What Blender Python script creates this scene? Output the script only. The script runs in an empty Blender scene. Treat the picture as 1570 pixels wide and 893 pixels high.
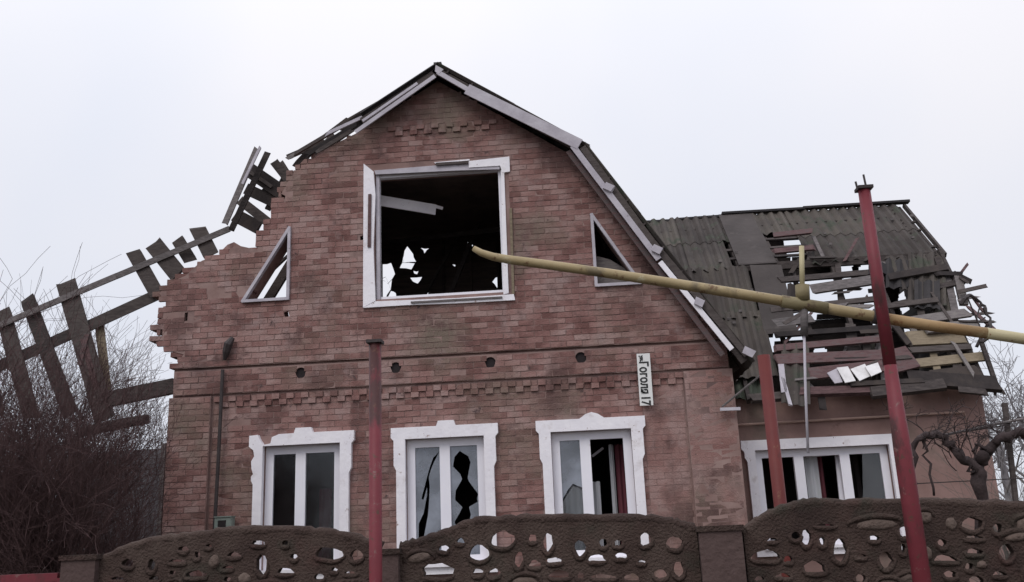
import bpy, math, random
import numpy as np
from mathutils import Vector, Matrix
from mathutils.geometry import tessellate_polygon, delaunay_2d_cdt
rad = math.radians
sc = bpy.context.scene
COL = sc.collection

# ------------------------------------------------------------------ camera
W, H, FPX = 1570, 893, 1400.0
YAW, PITCH, ROLL = rad(4), rad(14.8), rad(2.4)
CAM = Vector((2.0, -15.0, 1.75))
FW = Vector((-math.sin(YAW)*math.cos(PITCH), math.cos(YAW)*math.cos(PITCH), math.sin(PITCH)))
_r0 = Vector((math.cos(YAW), math.sin(YAW), 0)); _u0 = _r0.cross(FW)
RT = _r0*math.cos(ROLL) - _u0*math.sin(ROLL)
UP = _u0*math.cos(ROLL) + _r0*math.sin(ROLL)
cd = bpy.data.cameras.new('camera'); cam = bpy.data.objects.new('camera', cd); COL.objects.link(cam)
cd.sensor_width = 36.0; cd.lens = 36.0*FPX/W; cd.clip_end = 2000; cd.clip_start = 0.1
m = Matrix((RT, UP, -FW)).transposed().to_4x4(); m.translation = CAM
cam.matrix_world = m
sc.camera = cam

# ------------------------------------------------------------------ light: overcast day
SUN_EL, SUN_ROT = rad(48), rad(205)
world = bpy.data.worlds.new('World'); sc.world = world; world.use_nodes = True
nt = world.node_tree; nt.nodes.clear()
def wn(t, **k):
    n = nt.nodes.new(t)
    for a, b in k.items(): setattr(n, a, b)
    return n
sky = wn('ShaderNodeTexSky', sky_type='NISHITA', sun_disc=False, sun_elevation=SUN_EL, sun_rotation=SUN_ROT)
skys = wn('ShaderNodeVectorMath', operation='SCALE'); skys.inputs['Scale'].default_value = 0.10
tc = wn('ShaderNodeTexCoord'); sx = wn('ShaderNodeSeparateXYZ')
nz = wn('ShaderNodeTexNoise'); nz.inputs['Scale'].default_value = 2.0; nz.inputs['Detail'].default_value = 3; nz.inputs['Roughness'].default_value = .45
rmp = wn('ShaderNodeValToRGB')
rmp.color_ramp.elements[0].position = .3; rmp.color_ramp.elements[0].color = (.82, .875, 1.01, 1)
rmp.color_ramp.elements[1].position = .68; rmp.color_ramp.elements[1].color = (1.01, 1.0, 1.05, 1)
mx0 = wn('ShaderNodeMath', operation='MAXIMUM'); mx0.inputs[1].default_value = 0.0
pw = wn('ShaderNodeMath', operation='POWER'); pw.inputs[1].default_value = 2.4
mr = wn('ShaderNodeMath', operation='MULTIPLY_ADD'); mr.inputs[1].default_value = .85; mr.inputs[2].default_value = .86   # overcast: brighter overhead
sc2 = wn('ShaderNodeVectorMath', operation='SCALE')
mix = wn('ShaderNodeMix', data_type='RGBA'); mix.inputs['Factor'].default_value = .93
bg = wn('ShaderNodeBackground'); bg.inputs['Strength'].default_value = 1.0
wo = wn('ShaderNodeOutputWorld')
L = nt.links.new
L(sky.outputs[0], skys.inputs[0]); L(tc.outputs['Generated'], nz.inputs['Vector']); L(nz.outputs[0], rmp.inputs[0])
L(tc.outputs['Generated'], sx.inputs[0]); L(sx.outputs['Z'], mx0.inputs[0]); L(mx0.outputs[0], pw.inputs[0]); L(pw.outputs[0], mr.inputs[0])
L(rmp.outputs[0], sc2.inputs[0]); L(mr.outputs[0], sc2.inputs['Scale'])
L(skys.outputs[0], mix.inputs['A']); L(sc2.outputs[0], mix.inputs['B']); L(mix.outputs['Result'], bg.inputs[0]); L(bg.outputs[0], wo.inputs[0])
sd = bpy.data.lights.new('sun', 'SUN'); sd.energy = 1.2; sd.angle = rad(30); sd.color = (1, .97, .93)
so = bpy.data.objects.new('sun', sd); COL.objects.link(so)
sdir = Vector((math.sin(SUN_ROT)*math.cos(SUN_EL), math.cos(SUN_ROT)*math.cos(SUN_EL), math.sin(SUN_EL)))
so.rotation_euler = sdir.to_track_quat('Z', 'Y').to_euler()
so.location = (0, -20, 30)
sc.view_settings.view_transform = 'Standard'; sc.view_settings.look = 'None'
sc.view_settings.exposure = 0; sc.view_settings.gamma = 1
sc.render.filter_size = 1.9
sc.cycles.max_bounces = 8

# ------------------------------------------------------------------ materials
def mat(name, cols, scale=4.0, rough=.85, stretch=(1, 1, 1), bump=.15, bscale=None, detail=5, rnd=0.0, metallic=0, spots=None, attr=None, spec=.3):
    """noise-driven colour (list of linear rgb), optional per-object variation, rust/stain spots, bump"""
    M = bpy.data.materials.new(name); M.use_nodes = True
    t = M.node_tree; N = t.nodes; b = N['Principled BSDF']; k = t.links.new
    b.inputs['Roughness'].default_value = rough; b.inputs['Metallic'].default_value = metallic
    b.inputs['Specular IOR Level'].default_value = spec
    geo = N.new('ShaderNodeNewGeometry'); mp = N.new('ShaderNodeMapping'); mp.inputs['Scale'].default_value = stretch
    k(geo.outputs['Position'], mp.inputs['Vector'])
    n = N.new('ShaderNodeTexNoise'); n.inputs['Scale'].default_value = scale; n.inputs['Detail'].default_value = detail; n.inputs['Roughness'].default_value = .62
    k(mp.outputs[0], n.inputs['Vector'])
    r = N.new('ShaderNodeValToRGB'); e = r.color_ramp.elements
    P = np.linspace(.3, .7, len(cols))
    while len(e) < len(cols): e.new(.5)
    for i, c in enumerate(cols): e[i].position = P[i]; e[i].color = (*c, 1)
    fac = n.outputs[0]
    if rnd or attr:
        add = N.new('ShaderNodeMath'); add.operation = 'MULTIPLY_ADD'; add.inputs[1].default_value = rnd
        oi = N.new('ShaderNodeObjectInfo')
        src = oi.outputs['Random']
        if attr:
            at_ = N.new('ShaderNodeAttribute'); at_.attribute_name = attr
            s = N.new('ShaderNodeMath'); s.operation = 'ADD'; k(at_.outputs['Fac'], s.inputs[0]); k(src, s.inputs[1])
            f = N.new('ShaderNodeMath'); f.operation = 'FRACT'; k(s.outputs[0], f.inputs[0]); src = f.outputs[0]
        k(src, add.inputs[0])
        sub = N.new('ShaderNodeMath'); sub.operation = 'SUBTRACT'; sub.inputs[1].default_value = rnd/2
        k(n.outputs[0], sub.inputs[0]); k(sub.outputs[0], add.inputs[2]); fac = add.outputs[0]
    k(fac, r.inputs[0]); out = r.outputs[0]
    for sp in (spots or []):
        n2 = N.new('ShaderNodeTexNoise'); n2.inputs['Scale'].default_value = sp[1]; n2.inputs['Detail'].default_value = 6; n2.inputs['Roughness'].default_value = .65
        mp2 = N.new('ShaderNodeMapping'); mp2.inputs['Location'].default_value = (sp[1]*3.1, 1.7, sp[2]*9); mp2.inputs['Scale'].default_value = sp[4] if len(sp) > 4 else (1, 1, 1)
        k(geo.outputs['Position'], mp2.inputs[0]); k(mp2.outputs[0], n2.inputs['Vector'])
        r2 = N.new('ShaderNodeValToRGB'); r2.color_ramp.elements[0].position = sp[2]; r2.color_ramp.elements[1].position = min(.99, sp[2]+sp[3])
        k(n2.outputs[0], r2.inputs[0])
        mx = N.new('ShaderNodeMix'); mx.data_type = 'RGBA'; k(r2.outputs[0], mx.inputs['Factor']); k(out, mx.inputs['A']); mx.inputs['B'].default_value = (*sp[0], 1)
        out = mx.outputs['Result']
    k(out, b.inputs['Base Color'])
    if bump:
        bp = N.new('ShaderNodeBump'); bp.inputs['Strength'].default_value = bump; bp.inputs['Distance'].default_value = .02
        nb = N.new('ShaderNodeTexNoise'); nb.inputs['Scale'].default_value = bscale or scale*6; nb.inputs['Detail'].default_value = 4
        k(mp.outputs[0], nb.inputs['Vector']); k(nb.outputs[0], bp.inputs['Height']); k(bp.outputs[0], b.inputs['Normal'])
    return M

M = {}
GREY = (.155, .125, .11)
M['brick'] = mat('brick', [(.145, .071, .063), (.222, .117, .105), (.27, .157, .141), (.315, .21, .193)], 1.5, .92, rnd=.36, attr='bc', bump=.5, bscale=45,
                 spots=[((.165, .125, .10), .75, .50, .2), ((.27, .195, .185), 2.2, .55, .2), ((.10, .058, .053), .62, .54, .14), ((.115, .065, .06), 2.3, .56, .14), ((.075, .05, .05), 5, .64, .08), ((.24, .125, .115), .5, .6, .12)])
M['mortar'] = mat('mortar', [(.20, .122, .108), (.31, .215, .195)], 2.0, .95, spots=[((.14, .09, .085), 1.3, .5, .2)])
M['plaster'] = mat('plaster', [(.21, .13, .115), (.28, .18, .162)], 1.6, .95, bump=.3, bscale=18, spots=[((.15, .12, .10), .9, .52, .2), ((.11, .062, .055), 2.1, .62, .12)])
M['white'] = mat('white_paint', [(.74, .71, .76), (.84, .81, .84)], 3, .55, bump=.25, bscale=14, spots=[((.52, .46, .45), 2.5, .58, .2), ((.36, .28, .26), 9, .645, .06), ((.24, .15, .13), 16, .68, .04)])
M['pvc'] = mat('white_pvc', [(.76, .745, .81), (.82, .80, .85)], 2, .35, bump=0, spots=[((.5, .46, .45), 6, .68, .1)])
M['greyboard'] = mat('faded_board', [(.36, .33, .37), (.50, .47, .51)], 4, .7, spots=[((.15, .12, .12), 9, .66, .08)])
M['wood'] = mat('weathered_wood', [(.035, .028, .027), (.06, .048, .045), (.085, .07, .065)], 3, .85, stretch=(2, 2, 9), rnd=.3, bump=.35)
M['greywood'] = mat('grey_wood', [(.09, .08, .078), (.15, .13, .13), (.20, .18, .17)], 4, .85, stretch=(2, 2, 9), rnd=.3, bump=.3)
M['plumwood'] = mat('reddish_wood', [(.07, .038, .04), (.12, .07, .07), (.10, .08, .08)], 3, .85, stretch=(2, 2, 9), rnd=.3, bump=.3)
M['tanwood'] = mat('tan_wood', [(.16, .125, .085), (.25, .2, .14)], 4, .8, stretch=(2, 2, 9), rnd=.2, bump=.2)
M['darkwood'] = mat('dark_shade_wood', [(.02, .016, .016), (.034, .027, .026), (.055, .043, .038)], 3, .9, rnd=.3, bump=.3)  # dark wood; the roof interior's darkness is painted into this tone
M['slate'] = mat('fibre_cement_sheet', [(.045, .037, .034), (.068, .057, .052), (.09, .077, .066)], 1.3, .9, rnd=.35, bump=.25, bscale=30,
                 spots=[((.055, .06, .045), 2.5, .54, .12), ((.15, .13, .12), 7, .66, .08)])
M['darkslate'] = mat('dark_sheet', [(.03, .028, .03), (.05, .045, .046)], 2, .9, rnd=.2)
M['ghost_band'] = mat('ghost_band_dark', [(.052, .044, .042), (.078, .066, .063)], 1.5, .9, bump=.4, bscale=9, spots=[((.10, .085, .08), 3, .6, .1)])  # tone of a pole's ghost image, laid as flat roof strips
M['green_metal'] = mat('green_metal', [(.045, .055, .042), (.075, .08, .062)], 2, .6, spots=[((.11, .07, .055), 5, .6, .08)])
M['yellow'] = mat('yellow_pipe_paint', [(.26, .195, .10), (.36, .28, .155)], 4, .5, bump=.06, spots=[((.16, .125, .075), 3.2, .54, .08), ((.40, .35, .23), 8, .62, .06), ((.15, .085, .045), 14, .60, .06)])
M['olive'] = mat('olive_pipe_paint', [(.15, .12, .06), (.22, .18, .10)], 5, .6, bump=.2, spots=[((.09, .055, .035), 9, .56, .08)])
M['rusty'] = mat('rusty_yellow', [(.27, .165, .075), (.34, .225, .11)], 4, .6, bump=.1, spots=[((.20, .09, .04), 9, .55, .08), ((.45, .36, .2), 6, .63, .06)])
M['paleyellow'] = mat('pale_yellow_paint', [(.38, .33, .19), (.46, .40, .25)], 4, .5, bump=.05, spots=[((.25, .2, .11), 9, .58, .08), ((.2, .1, .05), 22, .66, .04)])
M['red'] = mat('red_paint', [(.125, .019, .027), (.18, .03, .04)], 3, .55, bump=.06, spots=[((.06, .022, .022), 4, .53, .08, (1, 1, .4)), ((.17, .085, .08), 14, .62, .05), ((.09, .04, .03), 25, .6, .05)])
M['rustred'] = mat('rust_red_paint', [(.10, .018, .018), (.145, .027, .022)], 3, .6, bump=.08, spots=[((.05, .02, .017), 4, .53, .08, (1, 1, .4)), ((.16, .07, .04), 14, .62, .05)])
M['steel'] = mat('dark_steel', [(.03, .022, .022), (.05, .04, .04)], 6, .6)
M['concrete'] = mat('brown_fence_concrete', [(.034, .021, .018), (.055, .035, .029), (.075, .052, .043)], 4.5, .95, bump=1.0, bscale=70, rnd=.15,
                    spots=[((.04, .034, .026), 2.2, .57, .12), ((.085, .042, .037), 1.3, .56, .16)])
M['fencestone'] = mat('fence_relief_stone', [(.085, .058, .047), (.13, .095, .08), (.10, .062, .052)], 4, .92, bump=.8, bscale=45, spots=[((.05, .036, .03), 3, .54, .14)])
M['fencepost'] = mat('fence_post_concrete', [(.06, .037, .034), (.095, .063, .058)], 3, .9, bump=.6, bscale=30, spots=[((.13, .03, .03), 2, .55, .12)])
M['soil'] = mat('soil', [(.05, .042, .03), (.085, .068, .05), (.07, .075, .035)], .8, .95, bump=.6, bscale=6)
M['bark'] = mat('twig_bark', [(.05, .027, .028), (.10, .058, .056)], 5, .9, bump=0)
M['bark_pale'] = mat('pale_cane', [(.10, .09, .08), (.17, .15, .135)], 5, .9, bump=0)
M['bark_far'] = mat('far_twigs', [(.16, .15, .155), (.24, .22, .23)], 5, .9, bump=0)
M['vine'] = mat('vine_bark', [(.028, .02, .02), (.06, .042, .042)], 6, .9, bump=.5)
M['boardfence'] = mat('old_fence_boards', [(.028, .018, .017), (.048, .032, .030)], 2, .9, stretch=(1, 1, 6), rnd=.35, bump=.3)
M['greysheet'] = mat('grey_fence_sheet', [(.12, .115, .125), (.17, .16, .17)], 2, .8)
M['attic'] = mat('attic_shade_boards', [(.05, .038, .036), (.085, .065, .06), (.12, .09, .08)], 2, .95, stretch=(1, 1, 8), rnd=.3)  # boards coloured dark so the attic's shade sits in their tone
M['dark'] = mat('vent_shade_box_pane', [(.018, .014, .015), (.03, .024, .025)], 1.5, .95, bump=0)
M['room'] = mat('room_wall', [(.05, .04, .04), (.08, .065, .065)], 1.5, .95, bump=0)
M['slab'] = mat('floor_slab', [(.10, .09, .085), (.15, .13, .12)], 2, .95)
M['curtain'] = mat('net_curtain', [(.40, .40, .42), (.52, .52, .54)], 2, .9, stretch=(14, 1, .3), bump=.2)
M['maroon'] = mat('maroon_cloth', [(.10, .025, .04), (.16, .05, .06)], 3, .95, stretch=(10, 1, .5))
M['sign'] = mat('sign_enamel', [(.66, .66, .64), (.74, .73, .72)], 8, .45, bump=0, spots=[((.45, .38, .36), 14, .66, .05)])
M['black'] = mat('black_lettering', [(.02, .02, .02), (.03, .03, .03)], 8, .5, bump=0)
M['greenbox'] = mat('grey_green_box', [(.16, .19, .17), (.22, .25, .225)], 6, .6, bump=.05)
M['foam'] = mat('torn_white_sheet', [(.62, .60, .60), (.78, .76, .76)], 6, .8, bump=.3, spots=[((.2, .17, .17), 6, .62, .08)])

def glass_mat(name, film, filmcol):
    G = bpy.data.materials.new(name); G.use_nodes = True; t = G.node_tree; t.nodes.clear(); k = t.links.new
    o = t.nodes.new('ShaderNodeOutputMaterial'); tr = t.nodes.new('ShaderNodeBsdfTransparent'); tr.inputs[0].default_value = (.82, .85, .86, 1)
    gl = t.nodes.new('ShaderNodeBsdfGlossy'); gl.inputs['Roughness'].default_value = .06
    fr = t.nodes.new('ShaderNodeFresnel'); fr.inputs[0].default_value = 1.5
    df = t.nodes.new('ShaderNodeBsdfDiffuse'); df.inputs[0].default_value = (*filmcol, 1)
    n = t.nodes.new('ShaderNodeTexNoise'); n.inputs['Scale'].default_value = 2.2; n.inputs['Detail'].default_value = 5
    g = t.nodes.new('ShaderNodeNewGeometry'); k(g.outputs['Position'], n.inputs['Vector'])
    mr_ = t.nodes.new('ShaderNodeMapRange'); mr_.inputs['From Min'].default_value = .3; mr_.inputs['From Max'].default_value = .7
    mr_.inputs['To Min'].default_value = film*.5; mr_.inputs['To Max'].default_value = film*1.5; k(n.outputs[0], mr_.inputs[0])
    m1 = t.nodes.new('ShaderNodeMixShader'); m2 = t.nodes.new('ShaderNodeMixShader')
    k(mr_.outputs[0], m1.inputs[0]); k(tr.outputs[0], m1.inputs[1]); k(df.outputs[0], m1.inputs[2])
    k(fr.outputs[0], m2.inputs[0]); k(m1.outputs[0], m2.inputs[1]); k(gl.outputs[0], m2.inputs[2]); k(m2.outputs[0], o.inputs[0])
    return G
M['glass'] = glass_mat('window_glass', .10, (.4, .4, .42))
M['darkglass'] = glass_mat('dark_window_glass', .025, (.3, .25, .26))
M['dustskyglass'] = glass_mat('dusty_sky_reflection_glass', .42, (.40, .43, .50))  # bluish film: dust plus the sky's reflection painted into its colour

# ------------------------------------------------------------------ helpers
def P(px, py, Y=0.0):
    """the point of the vertical plane y = Y that this picture position shows"""
    d = FW + RT*((px-W/2)/FPX) - UP*((py-H/2)/FPX)
    return CAM + d*((Y-CAM.y)/d.y)
def PL(px, py, p0, n):
    d = FW + RT*((px-W/2)/FPX) - UP*((py-H/2)/FPX)
    return CAM + d*((p0-CAM).dot(n)/d.dot(n))
def R(*a): return random.uniform(*a)

class MB:
    def __init__(s): s.v = []; s.f = []; s.mi = []
    def add(s, vs, fs, mi=0):
        o = len(s.v); s.v += [tuple(v) for v in vs]; s.f += [tuple(i+o for i in f) for f in fs]; s.mi += [mi]*len(fs); return s
    def box(s, x0, x1, y0, y1, z0, z1, mi=0):
        vs = [(x, y, z) for x in (x0, x1) for y in (y0, y1) for z in (z0, z1)]
        return s.add(vs, [(0, 1, 3, 2), (4, 6, 7, 5), (0, 4, 5, 1), (2, 3, 7, 6), (0, 2, 6, 4), (1, 5, 7, 3)], mi)
    def beam(s, p0, p1, w, h, mi=0, up=Vector((0, 1, 0)), jag=0.0, roll=0.0):
        """plank from p0 to p1: w across (in the facade plane), h along `up`; jag = broken, uneven ends"""
        p0, p1 = Vector(p0), Vector(p1); d = (p1-p0).normalized()
        a = d.cross(up)
        if a.length < 1e-4: a = d.cross(Vector((0, 0, 1)))
        a.normalize(); b = a.cross(d).normalized()
        if roll: q = Matrix.Rotation(roll, 3, d); a = q @ a; b = q @ b
        vs = []
        for p, sg in ((p0, -1), (p1, 1)):
            for i, j in ((-1, -1), (1, -1), (1, 1), (-1, 1)):
                vs.append(p + a*(w/2*i) + b*(h/2*j) + d*(sg*R(-jag, jag) if jag else 0))
        return s.add(vs, [(0, 3, 2, 1), (4, 5, 6, 7), (0, 1, 5, 4), (1, 2, 6, 5), (2, 3, 7, 6), (3, 0, 4, 7)], mi)
    def tube(s, pts, rs, n=10, mi=0, cap=True):
        pts = [Vector(p) for p in pts]; vs = []; fs = []
        if not hasattr(rs, '__len__'): rs = [rs]*len(pts)
        ref = None
        for i, p in enumerate(pts):
            d = (pts[min(i+1, len(pts)-1)]-pts[max(i-1, 0)]).normalized()
            if ref is None: ref = d.orthogonal().normalized()
            a = (ref - d*ref.dot(d)).normalized(); ref = a; b = d.cross(a)
            for k in range(n):
                t = 2*math.pi*k/n; vs.append(p + (a*math.cos(t)+b*math.sin(t))*rs[i])
        for i in range(len(pts)-1):
            for k in range(n):
                k2 = (k+1) % n; fs.append((i*n+k, i*n+k2, (i+1)*n+k2, (i+1)*n+k))
        if cap: fs += [tuple(range(n-1, -1, -1)), tuple((len(pts)-1)*n+k for k in range(n))]
        return s.add(vs, fs, mi)
    def prism(s, outer, y0, y1, holes=(), mi=0):
        """polygon (x, z) with holes, extruded from y0 (front) to y1 (back)"""
        loops = [[Vector((p[0], p[1], 0)) for p in outer]] + [[Vector((p[0], p[1], 0)) for p in h] for h in holes]
        flat = [p for l in loops for p in l]; n = len(flat)
        if not holes: tri = tessellate_polygon(loops)
        else:
            ed = []; o = 0
            for l in loops: ed += [(o+i, o+(i+1) % len(l)) for i in range(len(l))]; o += len(l)
            cv, ce, cf, ov, oe, of = delaunay_2d_cdt([p.to_2d() for p in flat], ed, [], 0, 1e-6)
            back = [(x[0] if x else None) for x in ov]
            def inside(p, l):
                r = False
                for i in range(len(l)):
                    a, b = l[i], l[(i+1) % len(l)]
                    if (a.y <= p.y) != (b.y <= p.y) and p.x < a.x+(p.y-a.y)/(b.y-a.y)*(b.x-a.x): r = not r
                return r
            tri = []
            for f in cf:
                c = (cv[f[0]]+cv[f[1]]+cv[f[2]])/3
                if inside(c, loops[0]) and not any(inside(c, l) for l in loops[1:]):
                    if all(back[q] is not None for q in f): tri.append([back[q] for q in f])
        vs = [(p.x, y0, p.y) for p in flat] + [(p.x, y1, p.y) for p in flat]
        fs = []
        for t in tri:
            a, b, c = (flat[i] for i in t)
            ccw = (b.x-a.x)*(c.y-a.y)-(b.y-a.y)*(c.x-a.x) > 0
            t = tuple(t) if ccw else tuple(reversed(t))
            fs.append(t); fs.append(tuple(i+n for i in reversed(t)))
        o = 0
        for li, l in enumerate(loops):
            k = len(l); area = sum(l[i].x*l[(i+1) % k].y-l[(i+1) % k].x*l[i].y for i in range(k))
            rev = (area > 0) == (li == 0)
            for i in range(k):
                a, b = o+i, o+(i+1) % k
                fs.append((a, a+n, b+n, b) if rev else (a, b, b+n, a+n))
            o += k
        return s.add(vs, fs, mi)
    def build(s, name, mats, parent=None, smooth=False, kind=None, attr=None):
        me = bpy.data.meshes.new(name); me.from_pydata(s.v, [], s.f); me.validate()
        for q in (mats if isinstance(mats, (list, tuple)) else [mats]): me.materials.append(q)
        if len(me.polygons) == len(s.mi): me.polygons.foreach_set('material_index', s.mi)
        if smooth: me.polygons.foreach_set('use_smooth', [True]*len(me.polygons))
        if attr is not None:
            at_ = me.attributes.new('bc', 'FLOAT', 'POINT'); at_.data.foreach_set('value', attr)
        o = bpy.data.objects.new(name, me); COL.objects.link(o)
        if parent: o.parent = parent; o.matrix_parent_inverse = parent_inv(parent)
        if kind: o['kind'] = kind
        return o
def world_of(o):
    mw = o.matrix_basis.copy(); 
    if o.parent: mw = world_of(o.parent) @ o.matrix_parent_inverse @ mw
    return mw
def parent_inv(o): return world_of(o).inverted()
def tag(o, label, cat, group=None):
    o['label'] = label; o['category'] = cat
    if group: o['group'] = group
    return o
def empty(name, loc, label, cat, group=None):
    o = bpy.data.objects.new(name, None); o.empty_display_size = .3; COL.objects.link(o); o.location = loc
    return tag(o, label, cat, group)
def structure(o): o['kind'] = 'structure'; return o
def plank(name, a, b, w, h, m_, parent=None, **k):
    return MB().beam(a, b, w, h, **k).build(name, m_, parent)
def poly_px(pts, Y=0.0): return [(q.x, q.z) for q in (P(x, y, Y) for x, y in pts)]

def spans(outer, holes, z):
    """x intervals inside a polygon (minus holes) at height z"""
    def cross(poly):
        xs = []
        for i in range(len(poly)):
            (x0, z0), (x1, z1) = poly[i], poly[(i+1) % len(poly)]
            if (z0 <= z) != (z1 <= z): xs.append(x0+(z-z0)/(z1-z0)*(x1-x0))
        return sorted(xs)
    xs = cross(outer); iv = [(xs[i], xs[i+1]) for i in range(0, len(xs)-1, 2)]
    for h in holes:
        hx = cross(h)
        for i in range(0, len(hx)-1, 2):
            new = []
            for a, b in iv:
                if hx[i] > a: new.append((a, min(b, hx[i])))
                if hx[i+1] < b: new.append((max(a, hx[i+1]), b))
            iv = [q for q in new if q[1]-q[0] > .03]
    return iv

# ------------------------------------------------------------------ ground
g = MB(); n = 40; random.seed(3)
gx = np.concatenate([np.linspace(-600, -30, 8), np.linspace(-25, 30, 24), np.linspace(36, 600, 8)])
gy = np.concatenate([np.linspace(-300, -30, 5), np.linspace(-25, 30, 24), np.linspace(40, 900, 10)])
vs = [(x, y, 0.0 if abs(x) > 30 or abs(y) > 30 else R(-.03, .02)) for y in gy for x in gx]
fs = [(j*len(gx)+i, j*len(gx)+i+1, (j+1)*len(gx)+i+1, (j+1)*len(gx)+i) for j in range(len(gy)-1) for i in range(len(gx)-1)]
g.add(vs, fs); structure(g.build('ground', M['soil'], smooth=True))
rd = MB().box(-300, 300, -18.5, -12.2, -.2, .04); structure(rd.build('road', mat('asphalt', [(.045, .045, .048), (.06, .06, .062)], 3, .9, bump=.4, bscale=60)))

# ------------------------------------------------------------------ the house
house = empty('damaged_house', (0, 0, 0), 'red brick house with its roof torn open and white framed broken windows', 'house')

XL, XR = -4.92, 4.46
ZF0, ZF1 = 4.22, 4.66                       # frieze between the two string courses
left_edge = poly_px([(272, 545), (252, 540), (240, 530), (237, 500), (241, 472), (250, 470), (235, 452), (250, 436), (275, 425), (300, 402),
                     (340, 388), (352, 378), (385, 385), (392, 360), (404, 340), (420, 302), (430, 286), (436, 272), (447, 262), (459, 256), (470, 244)])
rag_in = [(x+.13, z) if z > 4.75 else (x, z) for x, z in left_edge]
base_out = [(XL, 0), (XR, 0), (XR, 4.66), (4.36, 4.66), (2.30, 7.97), (-.24, 9.74)] + poly_px([(548, 206), (520, 220), (496, 226), (487, 238)]) + left_edge[::-1] + [(XL, 4.66)]
big = [(-1.40, 5.70), (.86, 5.70), (.86, 8.02), (-1.40, 8.02)]
triL = poly_px([(446, 352), (444, 464), (375, 464)]); triR = poly_px([(907, 332), (978, 438), (912, 440)])
triR = [triR[0], (triR[0][0], triR[2][1]), (3.12, triR[2][1])]
triL = [(triL[0][0], triL[0][1]), (triL[2][0], triL[2][1]), (triL[0][0], triL[2][1])]
WX = [-2.64, -.255, 2.135]; HW = .65; WT, WB = 3.30, 1.30
wins = [[(x-HW, WB), (x+HW, WB), (x+HW, WT), (x-HW, WT)] for x in WX]
def disc(x, z, r, n=14): return [(x+r*math.cos(2*math.pi*k/n), z+r*math.sin(2*math.pi*k/n)) for k in range(n)]
vents = [disc(x, 4.505, .095) for x in (-2.69, -1.06, .54, 2.05)]
bits = [poly_px(b) for b in ([(285, 481), (290, 480), (289, 493), (284, 494)], [(436, 480), (443, 478), (445, 486), (438, 488)], [(247, 507), (251, 507), (251, 511), (247, 511)], [(433, 299), (439, 302), (437, 308), (432, 304)], [(553, 364), (558, 362), (558, 371), (553, 371)])]
upper_holes = [big, triL, triR] + bits
lower_holes = wins
fw = MB()
def grow_(h, k=2.6):
    cx = sum(p[0] for p in h)/len(h); cz = sum(p[1] for p in h)/len(h)
    return [(cx+(x-cx)*k*.8, cz+.06+(z-cz)*k) for x, z in h]
base_in = base_out[:-1-len(left_edge)] + rag_in[::-1] + [base_out[-1]]
fw.prism(base_in, 0.012, .36, holes=[big, triL, triR] + [grow_(h) for h in bits] + lower_holes)
def clip(poly, zlo=None, zhi=None, xlo=None, xhi=None):
    def cut(poly, f, t):
        out = []
        for i in range(len(poly)):
            a, b = poly[i], poly[(i+1) % len(poly)]; fa, fb = f(a), f(b)
            if fa >= 0: out.append(a)
            if (fa >= 0) != (fb >= 0):
                u = fa/(fa-fb); out.append((a[0]+(b[0]-a[0])*u, a[1]+(b[1]-a[1])*u))
        return out
    if zlo is not None: poly = cut(poly, lambda p: p[1]-zlo, 0)
    if zhi is not None: poly = cut(poly, lambda p: zhi-p[1], 0)
    return poly
gable_out = clip(base_in, zlo=4.685)
fw.prism(gable_out, -.048, .022, holes=upper_holes)
fw.prism([(XL+.02, ZF0), (XR-.02, ZF0), (XR-.02, 4.645), (XL+.02, 4.645)], -.028, .022, holes=vents)
fw.prism([(3.70, .0), (XR+.03, .0), (XR+.03, 4.185), (3.70, 4.185)], -.060, .022)
fw.prism([(XL-.03, .0), (-4.22, .0), (-4.22, 4.185), (XL-.03, 4.185)], -.060, .022)
front = fw.build('front_wall', M['mortar'], house)
for v in vents:
    c = (sum(p[0] for p in v)/len(v), sum(p[1] for p in v)/len(v)); MB().prism(disc(c[0], c[1], .093), .004, .010).build('vent_shade_disc', M['dark'], house)  # dark disc, its colour stands for the shade inside the vent

# bricks: every one of them its own box; the ~300 that show largest are parts, the rest one mass
PITCH_X, PITCH_Z, JT = .262, .100, .012
random.seed(11)
cells = []     # (x0, x1, z0, z1, yfront)
def lay(outer, holes, zlo, zhi, yf, parity=0, jt=JT, quiet=False):
    k = 0; z = zlo
    while z + PITCH_Z*.5 < zhi:
        z1 = min(z + PITCH_Z - jt, zhi - .003)
        mid, bot, top = (spans(outer, holes, q) for q in ((z+z1)/2, z+.001, z1-.001))
        if not (len(mid) == len(bot) == len(top)): bot = top = mid
        for (a, b), (ab, bb), (at_, bt) in zip(mid, bot, top):
            if max(abs(a-ab), abs(a-at_), abs(b-bb), abs(b-bt)) > .2: ab = at_ = a; bb = bt = b
            off = (k + parity) % 2 * PITCH_X/2
            x = math.floor((min(ab, at_)-off)/PITCH_X)*PITCH_X + off
            while x < b:
                xe = x+PITCH_X-jt
                xa, xb = max(a, x), min(b, xe)
                if zlo > 4.69 and x < a and a < -3.0:      # torn edge: whole or half bricks, never cut along the outline
                    if xb-xa < .11: x += PITCH_X; continue
                    if random.random() < .6: xa = x + (PITCH_X/2 if random.random() < .4 else 0)
                    cells.append((xa, xb, z, z1, yf - R(-.02, .008), True, (xa, xb, xa, xb), .24)); x += PITCH_X; continue
                if xb - xa > .045 and (quiet or random.random() > .006):
                    cells.append((xa, xb, z, z1, yf - (0 if quiet else R(-.001, .005)), quiet,
                                  (max(ab, x), min(bb, xe), max(at_, x), min(bt, xe))))
                x += PITCH_X
        z += PITCH_Z; k += 1
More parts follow.
